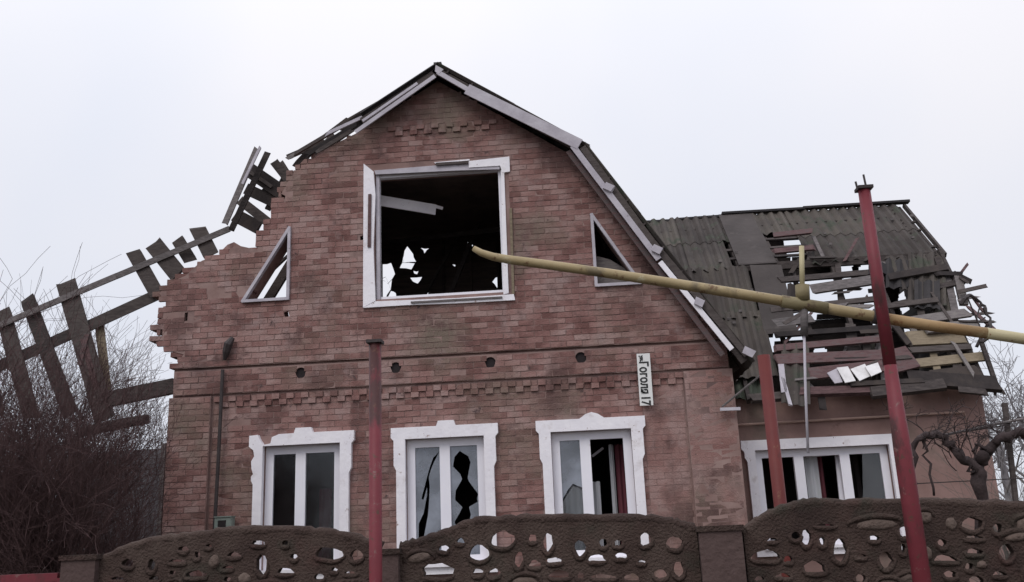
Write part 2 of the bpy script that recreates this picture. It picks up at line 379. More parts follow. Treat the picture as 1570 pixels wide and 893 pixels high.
def brick_into(mb, c):
    x0, x1, z0, z1, yf = c[:5]; q = c[6] if len(c) > 6 else (x0, x1, x0, x1)
    if q[1]-q[0] < .02 or q[3]-q[2] < .02: q = (x0, x1, x0, x1)
    j = lambda: R(-.004, .004); ch = [0, 0, 0, 0]
    if random.random() < .12: ch[random.randrange(4)] = R(.008, .03)
    sgn = ((1, 1), (-1, 1), (-1, -1), (1, -1)); cor = ((q[0], z0), (q[1], z0), (q[3], z1), (q[2], z1))
    f = [(cx+j()+ch[i]*sgn[i][0], yf+R(-.003, .003)+ch[i]*.3, cz+j()*.8+ch[i]*.5*sgn[i][1]) for i, (cx, cz) in enumerate(cor)]
    dp_ = c[7] if len(c) > 7 else .06
    mb.add(f + [(cx, yf+dp_, cz) for cx, cz in cor], [(0, 1, 2, 3), (1, 0, 4, 5), (2, 1, 5, 6), (3, 2, 6, 7), (0, 3, 7, 4)])
casings = [[(x-.80, WB-.2), (x+.80, WB-.2), (x+.80, 3.48), (x-.80, 3.48)] for x in WX]
bigc = [(-1.60, 5.58), (.98, 5.58), (.98, 8.16), (-1.60, 8.16)]
gable_out2 = clip(base_out, zlo=4.70)
crack = poly_px([(330, 384), (376, 385), (430, 388), (424, 392), (372, 389)]); scar = [poly_px(q) for q in ([(300, 432), (330, 436), (345, 450), (310, 446)], [(318, 446), (346, 458), (320, 460)], [(250, 480), (300, 484), (296, 490), (252, 488)], [(366, 440), (376, 444), (372, 460), (362, 452)])]
lay(gable_out2, [bigc, crack]+scar+[triL, triR]+bits, 4.70, 9.7, -.054)
lay([(XL+.02, ZF0+.01), (XR-.02, ZF0+.01), (XR-.02, 4.635), (XL+.02, 4.635)], vents, ZF0+.012, 4.635, -.034)
lay([(-4.20, .0), (3.00, .0), (3.00, 4.185), (-4.20, 4.185)], casings, .78, 4.0, .0065)
lay([(3.005, .0), (3.68, .0), (3.68, 4.185), (3.005, 4.185)], casings, .78, 4.0, .008, jt=.006, quiet=True)
lay([(3.71, .0), (XR+.02, .0), (XR+.02, 4.18), (3.71, 4.18)], [], .78, 4.18, -.0612, jt=.004, quiet=True)
lay([(XL-.02, .0), (-4.23, .0), (-4.23, 4.18), (XL-.02, 4.18)], [], .78, 4.18, -.068)
# toothed courses under the frieze and under the ridge: headers standing proud
for row in range(2):
    z0 = 4.088 - row*.098; x = -4.18 + row*.125
    while x < 3.60:
        cells.append((x, x+.125, z0+.0, z0+.088, -.028)); cells.append((x+.137, x+.238, z0+.0, z0+.088, .004)); x += .25
for row in range(2):
    z0 = 8.80 - row*.098 + .0; x = -1.15 + row*.13
    while x < .75:
        cells.append((x, x+.13, z0+.004, z0+.086, -.088)); x += .26
vis = lambda c: c[2] > 1.95 and c[1]-c[0] > .2 and not (len(c) > 5 and c[5])
order = sorted(range(len(cells)), key=lambda i: (not vis(cells[i]), (Vector(((cells[i][0]+cells[i][1])/2, 0, cells[i][2]))-CAM).length))
big_ones = set(order[:300])
rest = MB(); vals = []; shared = {}
for i, cell in enumerate(cells):
    x0, x1, z0, z1, yf = cell[:5]
    if i in big_ones:
        w_, h_ = round(x1-x0, 2), round(z1-z0, 3); key = (w_, h_, i % 9)
        if key not in shared:
            b = MB(); j = lambda: R(-.005, .004)
            b.add([(-w_/2+j(), 0+j(), -h_/2+j()), (w_/2+j(), 0+j(), -h_/2+j()), (w_/2+j(), 0+j(), h_/2+j()), (-w_/2+j(), 0+j(), h_/2+j()),
                   (-w_/2, .07, -h_/2), (w_/2, .07, -h_/2), (w_/2, .07, h_/2), (-w_/2, .07, h_/2)],
                  [(0, 1, 2, 3), (1, 0, 4, 5), (2, 1, 5, 6), (3, 2, 6, 7), (0, 3, 7, 4), (5, 4, 7, 6)])
            o = b.build('brick', M['brick'], front); shared[key] = o.data
        else:
            o = bpy.data.objects.new('brick', shared[key]); COL.objects.link(o); o.parent = front
        o.location = ((x0+x1)/2, yf, (z0+z1)/2)
    else:
        brick_into(rest, cell); vals += [R(.42, .6) if len(cell) == 7 and cell[5] else random.random()]*8
# wing wall bricks follow below in the same mass
WY = 2.0; WX0, WX1 = 4.50, 9.20
def wx(px): return P(px, 690, WY).x
wo_, wi_ = (wx(1143), wx(1378)), (wx(1156), wx(1362))
cells2_holes = [[(wo_[0], WB-.15), (wo_[1], WB-.15), (wo_[1], 3.20), (wo_[0], 3.20)]]
main_n = len(cells); cells.clear()
rest.build('brickwork', M['brick'], front, kind='stuff', attr=vals)

# plain side and back walls, floors, inner linings
def lath_brick(name, mb): return mb.build(name, M['plaster'], house)
lath_brick('side_wall', MB().box(XL, XL+.36, .36, 9, 0, 4.66)); lath_brick('side_wall', MB().box(XR-.36, XR, .36, 9, 0, 4.66))
lath_brick('back_wall', MB().box(XL+.36, XR-.36, 8.64, 9, 0, 4.66))
MB().box(XL+.36, XR-.36, .365, 8.6, 4.30, 4.60).build('floor_slab', M['slab'], house)
MB().box(XL+.37, XR-.37, .37, 8.6, .3, .5).build('ground_floor', M['slab'], house)
MB().box(XL+.4, XR-.4, 4.0, 4.1, .5, 4.29).build('inner_wall', M['room'], house)
MB().box(-1.55, -1.45, .37, 4.0, .5, 4.29).build('inner_wall', M['room'], house)
MB().box(.90, 1.0, .37, 4.0, .5, 4.29).build('inner_wall', M['room'], house)
MB().box(XL-.06, XR+.06, -.10, .0, 0, .74).build('plinth', M['plaster'], house)

# attic room behind the big opening: dark linings, back lining broken so that daylight shows
AY = 4.4
atc = MB()
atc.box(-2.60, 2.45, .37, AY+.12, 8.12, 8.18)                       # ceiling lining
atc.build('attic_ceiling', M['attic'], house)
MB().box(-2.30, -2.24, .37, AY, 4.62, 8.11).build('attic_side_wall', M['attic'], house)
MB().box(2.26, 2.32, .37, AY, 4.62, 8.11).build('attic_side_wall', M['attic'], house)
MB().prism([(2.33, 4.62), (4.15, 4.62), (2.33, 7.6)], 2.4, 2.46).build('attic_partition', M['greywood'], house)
bh = [[(586, 408), (598, 406), (604, 420), (594, 432), (586, 428)], [(584, 432), (590, 428), (597, 444), (590, 460), (584, 462)], [(600, 448), (606, 451), (606, 462), (594, 461)],
      [(620, 392), (624, 380), (632, 390), (636, 400), (620, 401)], [(614, 410), (618, 404), (634, 404), (630, 412)], [(634, 416), (641, 415), (639, 420)],
      [(630, 426), (646, 425), (640, 434), (634, 432)], [(646, 380), (657, 381), (651, 388)], [(586, 278), (600, 277), (595, 283), (594, 288)], [(598, 284), (604, 283), (600, 288)],
      [(710, 339), (722, 339), (722, 342), (710, 342)], [(718, 372), (722, 371), (724, 377), (720, 377)], [(694, 364), (697, 364), (697, 367)], [(756, 432), (765, 424), (762, 440)], [(584, 341), (588, 340), (588, 346)],
      [(651, 452), (656, 449), (657, 455)], [(719, 360), (721, 359), (721, 362)], [(694, 406), (698, 406), (697, 409)], [(762, 446), (766, 444), (767, 448)]]
random.seed(17)
def ragged(h, k=.022):
    out = []
    for i in range(len(h)):
        a, b2 = h[i], h[(i+1) % len(h)]; out.append((a[0]+R(-k, k)*.5, a[1]+R(-k, k)*.5)); out.append(((a[0]+b2[0])/2+R(-k, k), (a[1]+b2[1])/2+R(-k, k)))
    return out
bl_holes = []
for h in bh:
    hx = sum(p[0] for p in h)/len(h); hy = sum(p[1] for p in h)/len(h); q = ragged(poly_px([(hx+(x-hx)*1.22, hy+(y-hy)*1.22) for x, y in h], AY)); cz = sum(p[1] for p in q)/len(q)
    if max(p[1] for p in q) < 8.1: bl_holes.append(q)
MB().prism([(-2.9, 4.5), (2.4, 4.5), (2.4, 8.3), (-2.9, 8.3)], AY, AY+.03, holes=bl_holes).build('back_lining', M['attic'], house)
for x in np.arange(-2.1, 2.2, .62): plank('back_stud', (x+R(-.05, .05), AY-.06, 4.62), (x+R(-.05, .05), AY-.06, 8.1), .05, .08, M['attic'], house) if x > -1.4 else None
for a, b2, w_, Y in (((760, 275), (690, 452), .09, 3.3), ((600, 372), (770, 352), .10, 3.0), ((650, 455), (700, 365), .06, 3.8), ((700, 300), (768, 310), .08, 2.6), ((600, 290), (765, 284), .12, 3.4)):
    plank('broken_rafter', P(*a, Y), P(*b2, Y-.2), w_, .06, M['wood'], house, jag=.06)
for _ in range(7):
    x = R(-1.1, 1.6); plank('attic_post', (x, AY-.3, 4.62), (x+R(-.3, .3), AY-.25, 4.9+R(.7, 2.0)), R(.04, .09), .05, M['wood'], house, jag=.06)
# ------------------------------------------------------------------ ground-floor windows
def window(xc, hw, Y, zt, zb, splits, glasses, broken=None, ear=.085, head=.19, outer=None, right_outer=None, cw=.15):
    """white surround > frame, panes"""
    xo0, xo1 = (xc-hw-cw, xc+hw+cw) if outer is None else outer
    zt2 = zt + head; ze = 2.86; y0 = Y-.085
    key = xc + .03
    L_ = [(xo0, zb-.14), (xo0, ze-.06), (xo0-.04, ze+.02), (xo0-.04, zt-.02), (xo0-ear, zt+.03), (xo0-ear, zt2)]
    if broken == 'left':
        L_ = [(xo0, zb-.14), (xo0, ze-.18), (xo0-.03, ze-.12), (xo0-.035, ze-.05), (xo0+.0, ze-.01), (xo0-.03, ze+.08), (xo0-.04, ze+.2), (xo0+.01, ze+.28), (xo0-.01, zt-.06), (xo0-ear, zt+.0), (xo0-ear, zt2-.01),
              (xo0+.06, zt2), (xo0+.10, zt2-.09), (xo0+.16, zt2-.17), (xo0+.28, zt2-.15), (xo0+.30, zt2-.05), (xo0+.42, zt2-.005)]
    T_ = [(key-.16, zt2+.0), (key-.13, zt2+.085), (key+.13, zt2+.085), (key+.16, zt2)] if broken != 'plain' else []
    if broken == 'round': T_ = [(key-.2, zt2), (key-.1, zt2+.07), (key, zt2+.10), (key+.1, zt2+.07), (key+.2, zt2)]
    R_ = [(xo1+ear, zt2), (xo1+ear, zt+.03), (xo1+.04, zt-.02), (xo1+.04, ze+.02), (xo1, ze-.06), (xo1, zb-.14)]
    out = L_ + T_ + R_
    s = MB(); s.prism(out[::-1] if False else out, y0, Y+.02, holes=[[(xc-hw, zb), (xc+hw, zb), (xc+hw, zt), (xc-hw, zt)]])
    wnd = s.build('window', M['white'], house)
    yf0, yf1 = Y+.08, Y+.15; fwid = .135
    ci = [xc-hw] + [xc-hw+2*hw*q for q in splits] + [xc+hw]
    fr = MB()
    fr.box(xc-hw+.003, xc+hw-.003, yf0, yf1, zt-fwid, zt-.003); fr.box(xc-hw+.003, xc+hw-.003, yf0, yf1, zb+.003, zb+fwid)
    zf0, zf1 = zb+fwid, zt-fwid
    fr.box(xc-hw+.003, xc-hw+fwid, yf0, yf1, zf0, zf1); fr.box(xc+hw-fwid, xc+hw-.003, yf0, yf1, zf0, zf1)
    fr.build('frame', M['pvc'], wnd)
    for q in ci[1:-1]:
        MB().box(q-.085, q+.085, yf0-.012, yf1+.01, zf0-.004, zf1+.004).build('mullion', M['pvc'], wnd)
    for a, b_ in ((xc-hw, xc-hw-.0),): pass
    # reveal and sill
    rv = MB(); rv.box(xc-hw+.003, xc+hw-.003, Y-.14, yf0-.003, zb-.03, zb+.018)
    rv.build('sill', M['white'], wnd)
    edges = [xc-hw+fwid] + sum([[q-.085, q+.085] for q in ci[1:-1]], []) + [xc+hw-fwid]
    panes = [(edges[i], edges[i+1]) for i in range(0, len(edges), 2)]
    for (a, b_), gl in zip(panes, glasses):
        for poly in (gl or []):
            mname, pts = poly[:2]; tz = lambda l: [(a+(b_-a)*u, zf0+(zf1-zf0)*v) for u, v in l]
            pm = MB().prism(tz(pts), yf0+.03, yf0+.036, holes=[tz(h) for h in poly[2:]])
            pm.build('pane', M[mname], wnd)
    return wnd, panes
full = [('glass', [(0, 0), (1, 0), (1, 1), (0, 1)])]
# photograph shows only the upper ~0.62 of each pane above the fence
window(WX[0], HW, 0, WT, WB, [.46], [[('darkglass', [(0, 0), (1, 0), (1, 1), (0, 1)])], [('darkglass', [(0, 0), (1, 0), (1, 1), (0, 1)])]], broken='left')
SQ = [(0, 0), (1, 0), (1, 1), (0, 1)]
window(WX[1], HW, 0, WT, WB, [.485], [
    [('dustskyglass', SQ, [(.97, .955), (.75, .86), (.62, .79), (.53, .72), (.56, .64), (.53, .51), (.47, .37), (.38, .27), (.30, .18), (.08, .16), (.10, .30), (.30, .39), (.45, .56), (.46, .63), (.30, .512), (.22, .524), (.42, .69), (.56, .80), (.72, .90)])],
    [('dustskyglass', SQ, [(.36, .955), (.48, .93), (.66, .90), (.74, .84), (.62, .70), (.66, .665), (.985, .545), (.93, .50), (.97, .475), (.64, .43), (.70, .36), (.62, .29), (.20, .22), (.10, .30), (.30, .38), (.40, .43), (.14, .50), (.17, .585), (.42, .69), (.34, .74), (.09, .81), (.16, .90)])]])
window(WX[2], HW, 0, WT, WB, [.42], [[('dustskyglass', [(0, .46), (.3, .55), (.55, .60), (1, .56), (1, 1), (0, 1)]), ('glass', [(0, 0), (1, 0), (1, .54), (.55, .58), (0, .44)])], None], broken='round')
wxc = (wi_[0]+wi_[1])/2; whw = (wi_[1]-wi_[0])/2
window(wxc, whw, WY, 3.00, WB, [(wx(1224)-wi_[0])/(2*whw), (wx(1295)-wi_[0])/(2*whw)], [None, None, [('glass', [(0, 0), (1, 0), (1, 1), (.45, 1), (.3, .5)])]], broken='plain', outer=wo_, head=.18, cw=.1)

# ------------------------------------------------------------------ big gable opening: casing boards and inner frame
gw = MB()
yo = -.075
gw_frame = MB()
gw_frame.box(-1.40, -1.33, .02, .12, 5.70, 8.02); gw_frame.box(.79, .86, .02, .12, 5.70, 8.02)
gw_frame.box(-1.33, .79, .02, .12, 5.70, 5.76); gw_frame.box(-1.33, .79, .02, .12, 7.95, 8.02)
gwo = gw_frame.build('gable_window', M['pvc'], house)
def casing(pts, y0=-.085, y1=-.03, m_='white'):
    MB().prism(poly_px(pts, -.06), y0, y1).build('casing_board', M[m_], gwo)
casing([(558, 252), (573, 264), (576, 300), (573, 380), (576, 462), (557, 472)])
casing([(557, 473), (577, 463), (700, 458), (788, 452), (790, 461), (700, 466), (620, 469)], y0=-.095)
casing([(719, 248), (781, 241), (782, 264), (770, 266), (767, 255), (719, 258)])
casing([(574, 262), (719, 250), (766, 256), (766, 260), (700, 262), (576, 268)], y0=-.070, y1=-.02, m_='greyboard')
casing([(666, 250), (720, 245), (720, 247), (668, 252)])
casing([(768, 262), (773, 262), (780, 450), (772, 452)], y0=-.080)
casing([(781, 320), (785, 320), (789, 452), (785, 452)], m_='tanwood')
casing([(576, 268), (581, 268), (582, 460), (577, 461)], y0=-.02, y1=.02, m_='greyboard')
plank('casing_board', P(567, 298, -.1), P(566, 379, -.1), .055, .02, M['plumwood'], gwo)
plank('casing_board', P(630, 464, -.11), P(770, 456, -.11), .03, .02, M['greywood'], gwo)
plank('casing_board', P(668, 252, -.1), P(718, 249, -.1), .05, .02, M['wood'], gwo)
lb = MB(); a, b_ = P(583, 308, .5), P(668, 322, .9)
lb.beam(a, b_, .20, .03, jag=.0); lb.beam(P(664, 316, .88), P(679, 320, .95), .06, .025)
tag(lb.build('loose_board', M['white']), 'pale loose board slanting across the dark opening of the big gable window', 'board')

# triangular attic windows
def tri_frame(t, w_=.05):
    c = Vector((sum(p[0] for p in t)/3, sum(p[1] for p in t)/3)); mb = MB()
    for i in range(3):
        a, b2 = Vector(t[i]), Vector(t[(i+1) % 3]); d = (b2-a).normalized()*.02
        mb.beam((a.x-d.x, -.06-.001*i, a.y-d.y), (b2.x+d.x, -.06-.001*i, b2.y+d.y), w_, .09-.004*i)
    return mb.build('triangular_window', M['tanwood' if False else 'greyboard'], house)
tri_frame(triL); tri_frame(triR)
pv = MB().prism(poly_px([(911, 392), (935, 398), (958, 412), (975, 438), (911, 440)], .2), .2, .215); pv.build('board_panel', M['greywood'], house)
for a, b2, w_ in (((447, 402), (405, 470), .16), ((443, 391), (408, 424), .035), ((436, 372), (377, 466), .12)):
    plank('rafter', P(*a, .9), P(*b2, .9), w_, .08, M['wood'], house)

# ------------------------------------------------------------------ main roof
roof = MB(); RY0, RY1 = -.38, 5.2
ridge = P(670, 96, RY0); brk = P(897, 219, RY0); eav = P(1152, 547, RY0)
def corr(p0, p1, dn, length, wav=.205, amp=.036, th=.012, seg=4, jagged=0.0, seed=0):
    """corrugated sheet: p0->p1 runs across the waves, dn is the downhill unit vector"""
    rg = random.Random(seed); p0, p1, dn = Vector(p0), Vector(p1), Vector(dn).normalized()
    ac = p1-p0; Wd = ac.length; ac.normalize(); nr = ac.cross(dn).normalized()
    if nr.z < 0: nr = -nr
    n = max(2, int(Wd/wav*seg)); vs = []; rows = 3; fs = []
    tops = [rg.uniform(-jagged, jagged)*.3 for _ in range(n+1)]; ends = [0]*(n+1); e = 0
    for i in range(n+1):
        if i % seg == 0: e = rg.uniform(-jagged, jagged*.6)
        ends[i] = e
    for side in (0, 1):
        for j in range(rows):
            for i in range(n+1):
                t = j/(rows-1)
                l = length*t + (ends[i] if j == rows-1 else 0) + (tops[i] if j == 0 else 0)
                vs.append(p0 + ac*(Wd*i/n) + dn*l + nr*(amp*math.sin(2*math.pi*Wd*i/n/wav) - th*side))
    K = n+1; S = rows*K
    for j in range(rows-1):
        for i in range(n):
            a = j*K+i; fs.append((a, a+1, a+K+1, a+K)); fs.append((S+a, S+a+K, S+a+K+1, S+a+1))
    for i in range(n):
        a = (rows-1)*K+i; fs.append((a, a+1, S+a+1, S+a)); fs.append((i+1, i, S+i, S+i+1))
    for j in range(rows-1):
        for i in (0, n):
            a = j*K+i; q = (a, a+K, S+a+K, S+a); fs.append(q if i == 0 else q[::-1])
    return MB().add(vs, fs)
mroof = empty('main_roof', (0, 0, 0), '', ''); del mroof['label'], mroof['category']; mroof.parent = house
YV = Vector((0, RY1-RY0, 0))
# right upper slope, right lower slope, left upper slope (still on), running back from the gable
for a, b2, rows in ((ridge, brk, 2), (brk, eav, 3)):
    d = (b2-a); 
    for r_ in range(rows):
        s0 = a + d*(r_/rows); l = d.length/rows + .1
        for c in range(4):
            y0, y1 = RY0+1.4*c, RY0+1.4*(c+1)+.04
            corr((s0.x, y1, s0.z+.006*(rows-r_)), (s0.x, y0, s0.z+.006*(rows-r_)), d, l, seed=r_*7+c, jagged=.02).build('roof_sheet', M['slate'], mroof, smooth=False)
lend = P(548, 176, RY0); d = lend-ridge
for c in range(4):
    corr((ridge.x, RY0+1.4*c, ridge.z), (ridge.x, RY0+1.4*(c+1), ridge.z), d, d.length*(1.0 if c == 0 else R(.9, 1.1)), seed=40+c, jagged=.12).build('roof_sheet', M['darkslate'], mroof)
MB().beam(ridge+Vector((0, .05, .02)), ridge+YV+Vector((0, 0, .02)), .14, .03, up=Vector((0, 0, 1))).build('ridge_cap', M['darkslate'], mroof)
# rafters and soffit under the overhang
def off(p, dx, dz, dy=0): return Vector((p.x+dx, p.y+dy, p.z+dz))
for y in (-.30, .55, 1.6, 2.7, 3.9, 5.0):
    for a, b2 in ((ridge, brk), (brk, eav), (ridge, lend)):
        nn = Vector((-(b2-a).z, 0, (b2-a).x)).normalized(); nn = nn if nn.z > 0 else -nn
        pa, pb = a - nn*.12, b2 - nn*.12; pa.y = pb.y = y
        plank('rafter', pa, pb, .13, .05, M['wood'], mroof)
# battens that poke out of the roof edge
for a, b2, n_ in ((ridge, brk, 6), (brk, eav, 9)):
    nn = Vector((-(b2-a).z, 0, (b2-a).x)).normalized(); nn = nn if nn.z > 0 else -nn
    for i in range(n_):
        p = a + (b2-a)*((i+.5)/n_) - nn*.035
        plank('batten', (p.x, RY0+.02, p.z), (p.x, RY1-.1, p.z), .03, .09, M['wood'], mroof, up=nn)
# barge boards and trims
def board_px(name, a, b2, wpx, Y, m_, h=.03, parent=house, jag=0.0):
    pa, pb = P(*a, Y), P(*b2, Y); sc_ = (P(a[0]+10, a[1], Y)-P(a[0], a[1], Y)).length/10
    return plank(name, pa, pb, wpx*sc_, h, m_, parent, jag=jag)
board_px('trim_board', (667, 117), (545, 203), 6, -.40, M['greyboard'])
board_px('trim_board', (640, 128), (556, 186), 4, -.39, M['greyboard'])
board_px('trim_board', (671, 111), (723, 141), 7, -.40, M['greyboard'])
board_px('barge_board', (716, 137), (889, 222), 17, -.405, M['greyboard'], h=.03)
MB().prism(poly_px([(668, 100), (680, 107), (673, 114), (667, 110)], -.41), -.42, -.39).build('ridge_block', M['greyboard'], house)
board_px('trim_board', (878, 224), (1010, 398), 9, -.40, M['greyboard'])
board_px('trim_board', (1012, 402), (1122, 536), 8, -.402, M['white'])
board_px('soffit_board', (871, 232), (1108, 545), 8, -.30, M['plumwood'])
board_px('edge_board', (893, 226), (1000, 372), 10, -.36, M['wood']); board_px('edge_board', (1000, 372), (1146, 545), 11, -.365, M['wood'])
for x, y in ((933, 288), (1008, 384), (1073, 465), (1148, 541)):
    p = P(x, y, -.44); q = MB(); q.beam(p+Vector((-.07, 0, .05)), p+Vector((.07, 0, -.03)), .12, .04, jag=.02); q.build('batten_end', M['greyboard'], house)
# frayed boards where the left slope tore off
random.seed(21)
fr_ = [((560, 172), (452, 236), 5, .1, 'wood'), ((548, 190), (470, 238), 7, -.1, 'darkwood'), ((520, 196), (442, 243), 6, .2, 'greywood'), ((540, 200), (488, 232), 6, -.25, 'wood'),
       ((556, 180), (500, 206), 5, -.3, 'greyboard'), ((530, 184), (490, 214), 4, .3, 'darkwood'), ((500, 216), (444, 240), 8, .4, 'wood'), ((480, 228), (455, 254), 12, .3, 'darkwood'), ((512, 208), (480, 240), 10, .5, 'wood'),
       ((600, 150), (520, 196), 12, .1, 'darkwood'), ((575, 172), (515, 214), 12, .2, 'darkwood'), ((640, 122), (560, 176), 10, .0, 'darkwood')]
for a, b2, w_, Y, m_ in fr_: board_px('broken_batten', a, b2, w_, Y, M[m_], parent=mroof, jag=.06)
corner = MB().prism(poly_px([(352, 378), (362, 374), (372, 380), (380, 386), (340, 390)], .1), .0, .3); corner.build('broken_brick', M['brick'], front)

# fallen lattice of battens hanging from the left gable edge
lat = empty('fallen_batten_lattice', P(400, 330, .5), 'dark lattice of roof battens sticking up from the left gable edge', 'roof debris')
for a, b2, w_, Y, m_ in [((394, 228), (345, 343), 9, .2, 'greywood'), ((411, 233), (355, 352), 9, .35, 'wood'), ((399, 226), (372, 282), 4, .15, 'greyboard'),
                     ((384, 262), (436, 298), 22, .55, 'darkwood'), ((420, 248), (445, 280), 13, .55, 'wood'), ((378, 290), (425, 312), 17, .6, 'darkwood'), ((366, 306), (412, 342), 14, .6, 'wood'),
                     ((360, 330), (398, 350), 20, .6, 'darkwood'), ((383, 264), (416, 286), 5, .5, 'wood'), ((430, 250), (444, 272), 10, .65, 'wood'), ((403, 290), (432, 322), 8, .7, 'wood'), ((442, 262), (410, 322), 9, .7, 'wood')]:
    board_px('batten', a, b2, w_, Y, M[m_], parent=lat, jag=.03)

# ------------------------------------------------------------------ roof frame that fell to the left
col = empty('collapsed_roof_frame', P(240, 470, .7), 'collapsed timber roof frame of long beams and short boards leaning out left of the house', 'roof debris')
board_px('beam', (352, 351), (178, 424), 9, .62, M['greywood'], parent=col); board_px('beam', (180, 423), (-60, 524), 9, .62, M['greywood'], parent=col)
board_px('beam', (250, 448), (110, 512), 17, .75, M['wood'], parent=col); board_px('beam', (112, 511), (-60, 588), 17, .75, M['wood'], parent=col)
random.seed(8)
for a, b2, w_ in [((304, 350), (324, 392), 25), ((270, 364), (292, 400), 24), ((236, 374), (272, 420), 28), ((205, 388), (240, 450), 27), ((102, 434), (160, 640), 32), ((44, 460), (110, 640), 26), ((6, 480), (48, 640), 28), ((-30, 500), (-5, 640), 28)]:
    board_px('board', (a[0]+R(-2, 2), a[1]), b2, w_*R(.74, .92), .70+R(-.05, .05), M['wood'], parent=col, jag=.085)
board_px('post', (152, 494), (164, 600), 13, .85, M['tanwood'], parent=col)
board_px('brace', (128, 520), (148, 598), 9, .66, M['plumwood'], parent=col)
board_px('brace', (134, 512), (122, 560), 7, .64, M['plumwood'], parent=col)
tag(board_px('fallen_beam', (268, 592), (160, 614), 22, .5, M['wood'], parent=None, h=.14), 'thick fallen beam lying level against the left brick corner above the bush', 'beam')
fb = MB().tube([P(226, 643, -.5), P(190, 649, -.5), P(120, 664, -.5)], [.085, .09, .09], 10); tag(fb.build('fallen_log', M['wood'], smooth=False), 'short dark log end poking out of the bush left of the house', 'log')

# ------------------------------------------------------------------ wing
lath_brick('wing_front_wall', MB().prism([(WX0, 0), (WX1, 0), (WX1, 3.95), (WX0, 3.95)], WY, WY+.3, holes=[[(wi_[0], WB), (wi_[1], WB), (wi_[1], 3.0), (wi_[0], 3.0)]])).data.materials[0] = M['plaster']
lath_brick('wing_end_wall', MB().box(WX1-.3, WX1, WY+.3, 8, 0, 3.95))
lath_brick('wing_back_wall', MB().box(WX0, WX1-.3, 7.7, 8, 0, 3.95))
MB().box(WX0, WX1-.3, WY+.31, 7.7, 3.60, 3.75).build('wing_ceiling', M['room'], house)
MB().box(WX0, WX1-.3, 5.0, 5.1, .3, 3.59).build('inner_wall', M['room'], house)
MB().box(wx(1250)+.9, wx(1250)+.98, WY+.9, 5.0, .3, 3.59).build('inner_wall', M['room'], house)
wroof = empty('wing_roof', (0, 0, 0), '', ''); del wroof['label'], wroof['category']; wroof.parent = house
RG, BK, EV = Vector((0, 5.0, 8.52)), Vector((0, 3.2, 6.80)), Vector((0, 1.62, 3.92))
dU = (BK-RG); dL = (EV-BK); nU = Vector((1, 0, 0)).cross(dU).normalized(); nU = nU if nU.z > 0 else -nU
nL = Vector((1, 0, 0)).cross(dL).normalized(); nL = nL if nL.z > 0 else -nL
def SU(px, py, o=0.0): return PL(px, py, RG+nU*o, nU)
def SL(px, py, o=0.0): return PL(px, py, BK+nL*o, nL)
def xs(x, v): return Vector((x, v.y, v.z))
cols = [(3.45, 4.45), (4.40, 5.42), (5.38, 6.12), (6.08, 6.88), (6.84, 7.72), (7.68, 8.62), (8.58, 9.34)]
for i, (x0, x1) in enumerate(cols):
    if i == 2: continue
    top, bot = RG, RG+dU*.5
    corr(xs(x0, top+nU*.012), xs(x1, top+nU*.012), dU, dU.length*(.54 if i != 3 else .46), seed=100+i, jagged=.035 if i != 3 else .08).build('roof_sheet', M['slate'], wroof)
    if i != 3: corr(xs(x0, bot), xs(x1 if i != 1 else 5.25, bot), dU, dU.length*(.54+R(-.02, .03)), seed=120+i, jagged=.06).build('roof_sheet', M['slate'], wroof)
fl = MB()  # flat dark strips standing in for a pole's blurred ghost band
fl.beam(xs(5.76, RG+nU*.03), xs(5.76, BK+nU*.03), .76, .02, up=nU); fl.build('ghost_band_strip', M['ghost_band'], wroof)
MB().beam(xs(5.9, BK+dL*.02+nL*.04), xs(5.86, BK+dL*.55+nL*.04), .62, .02, up=nL, jag=.06).build('ghost_band_strip', M['ghost_band'], wroof)
for xa, xb, dz, w_ in ((3.40, 4.55, -.035, .12), (4.5, 5.5, -.02, .10), (5.45, 7.3, .045, .18), (7.26, 9.64, .05, .19)):
    MB().beam(xs(xa, RG+Vector((0, 0, dz))), xs(xb, RG+Vector((0, 0, dz+R(-.015, .015)))), w_, .05, up=Vector((0, 0, 1)), jag=.05).build('ridge_cap', M['darkslate'], wroof)
# lower slope, left: sheets still on (greenish dark)
for i, (x0, x1, r0, r1) in enumerate([(3.7, 4.62, 0, .40), (4.58, 5.55, 0, .40), (4.0, 4.75, .38, .80), (4.70, 5.62, .38, .84), (8.35, 9.05, .0, .26)]):
    a = BK+dL*r0 + nL*(.014*(2-i % 2))
    corr(xs(x0, a), xs(x1, a), dL, dL.length*(r1-r0+.03), seed=140+i, jagged=.03).build('roof_sheet', M['slate'], wroof)
def hang(px0, px1, py0, py1, m_, o, seed, name='hanging_sheet'):
    a, b2 = SL(px0, py0, o), SL(px1, py0, o); c = SL(px0, py1, o); corr(a, b2, c-a, (c-a).length, seed=seed, jagged=.08).build(name, M[m_], wroof)
hang(1198, 1240, 528, 620, 'slate', .10, 151); hang(1112, 1172, 530, 612, 'green_metal', -.15, 152)
hang(1358, 1392, 398, 440, 'darkslate', .05, 153); hang(1392, 1448, 388, 470, 'slate', .04, 154); hang(1402, 1440, 430, 475, 'darkslate', .09, 155)
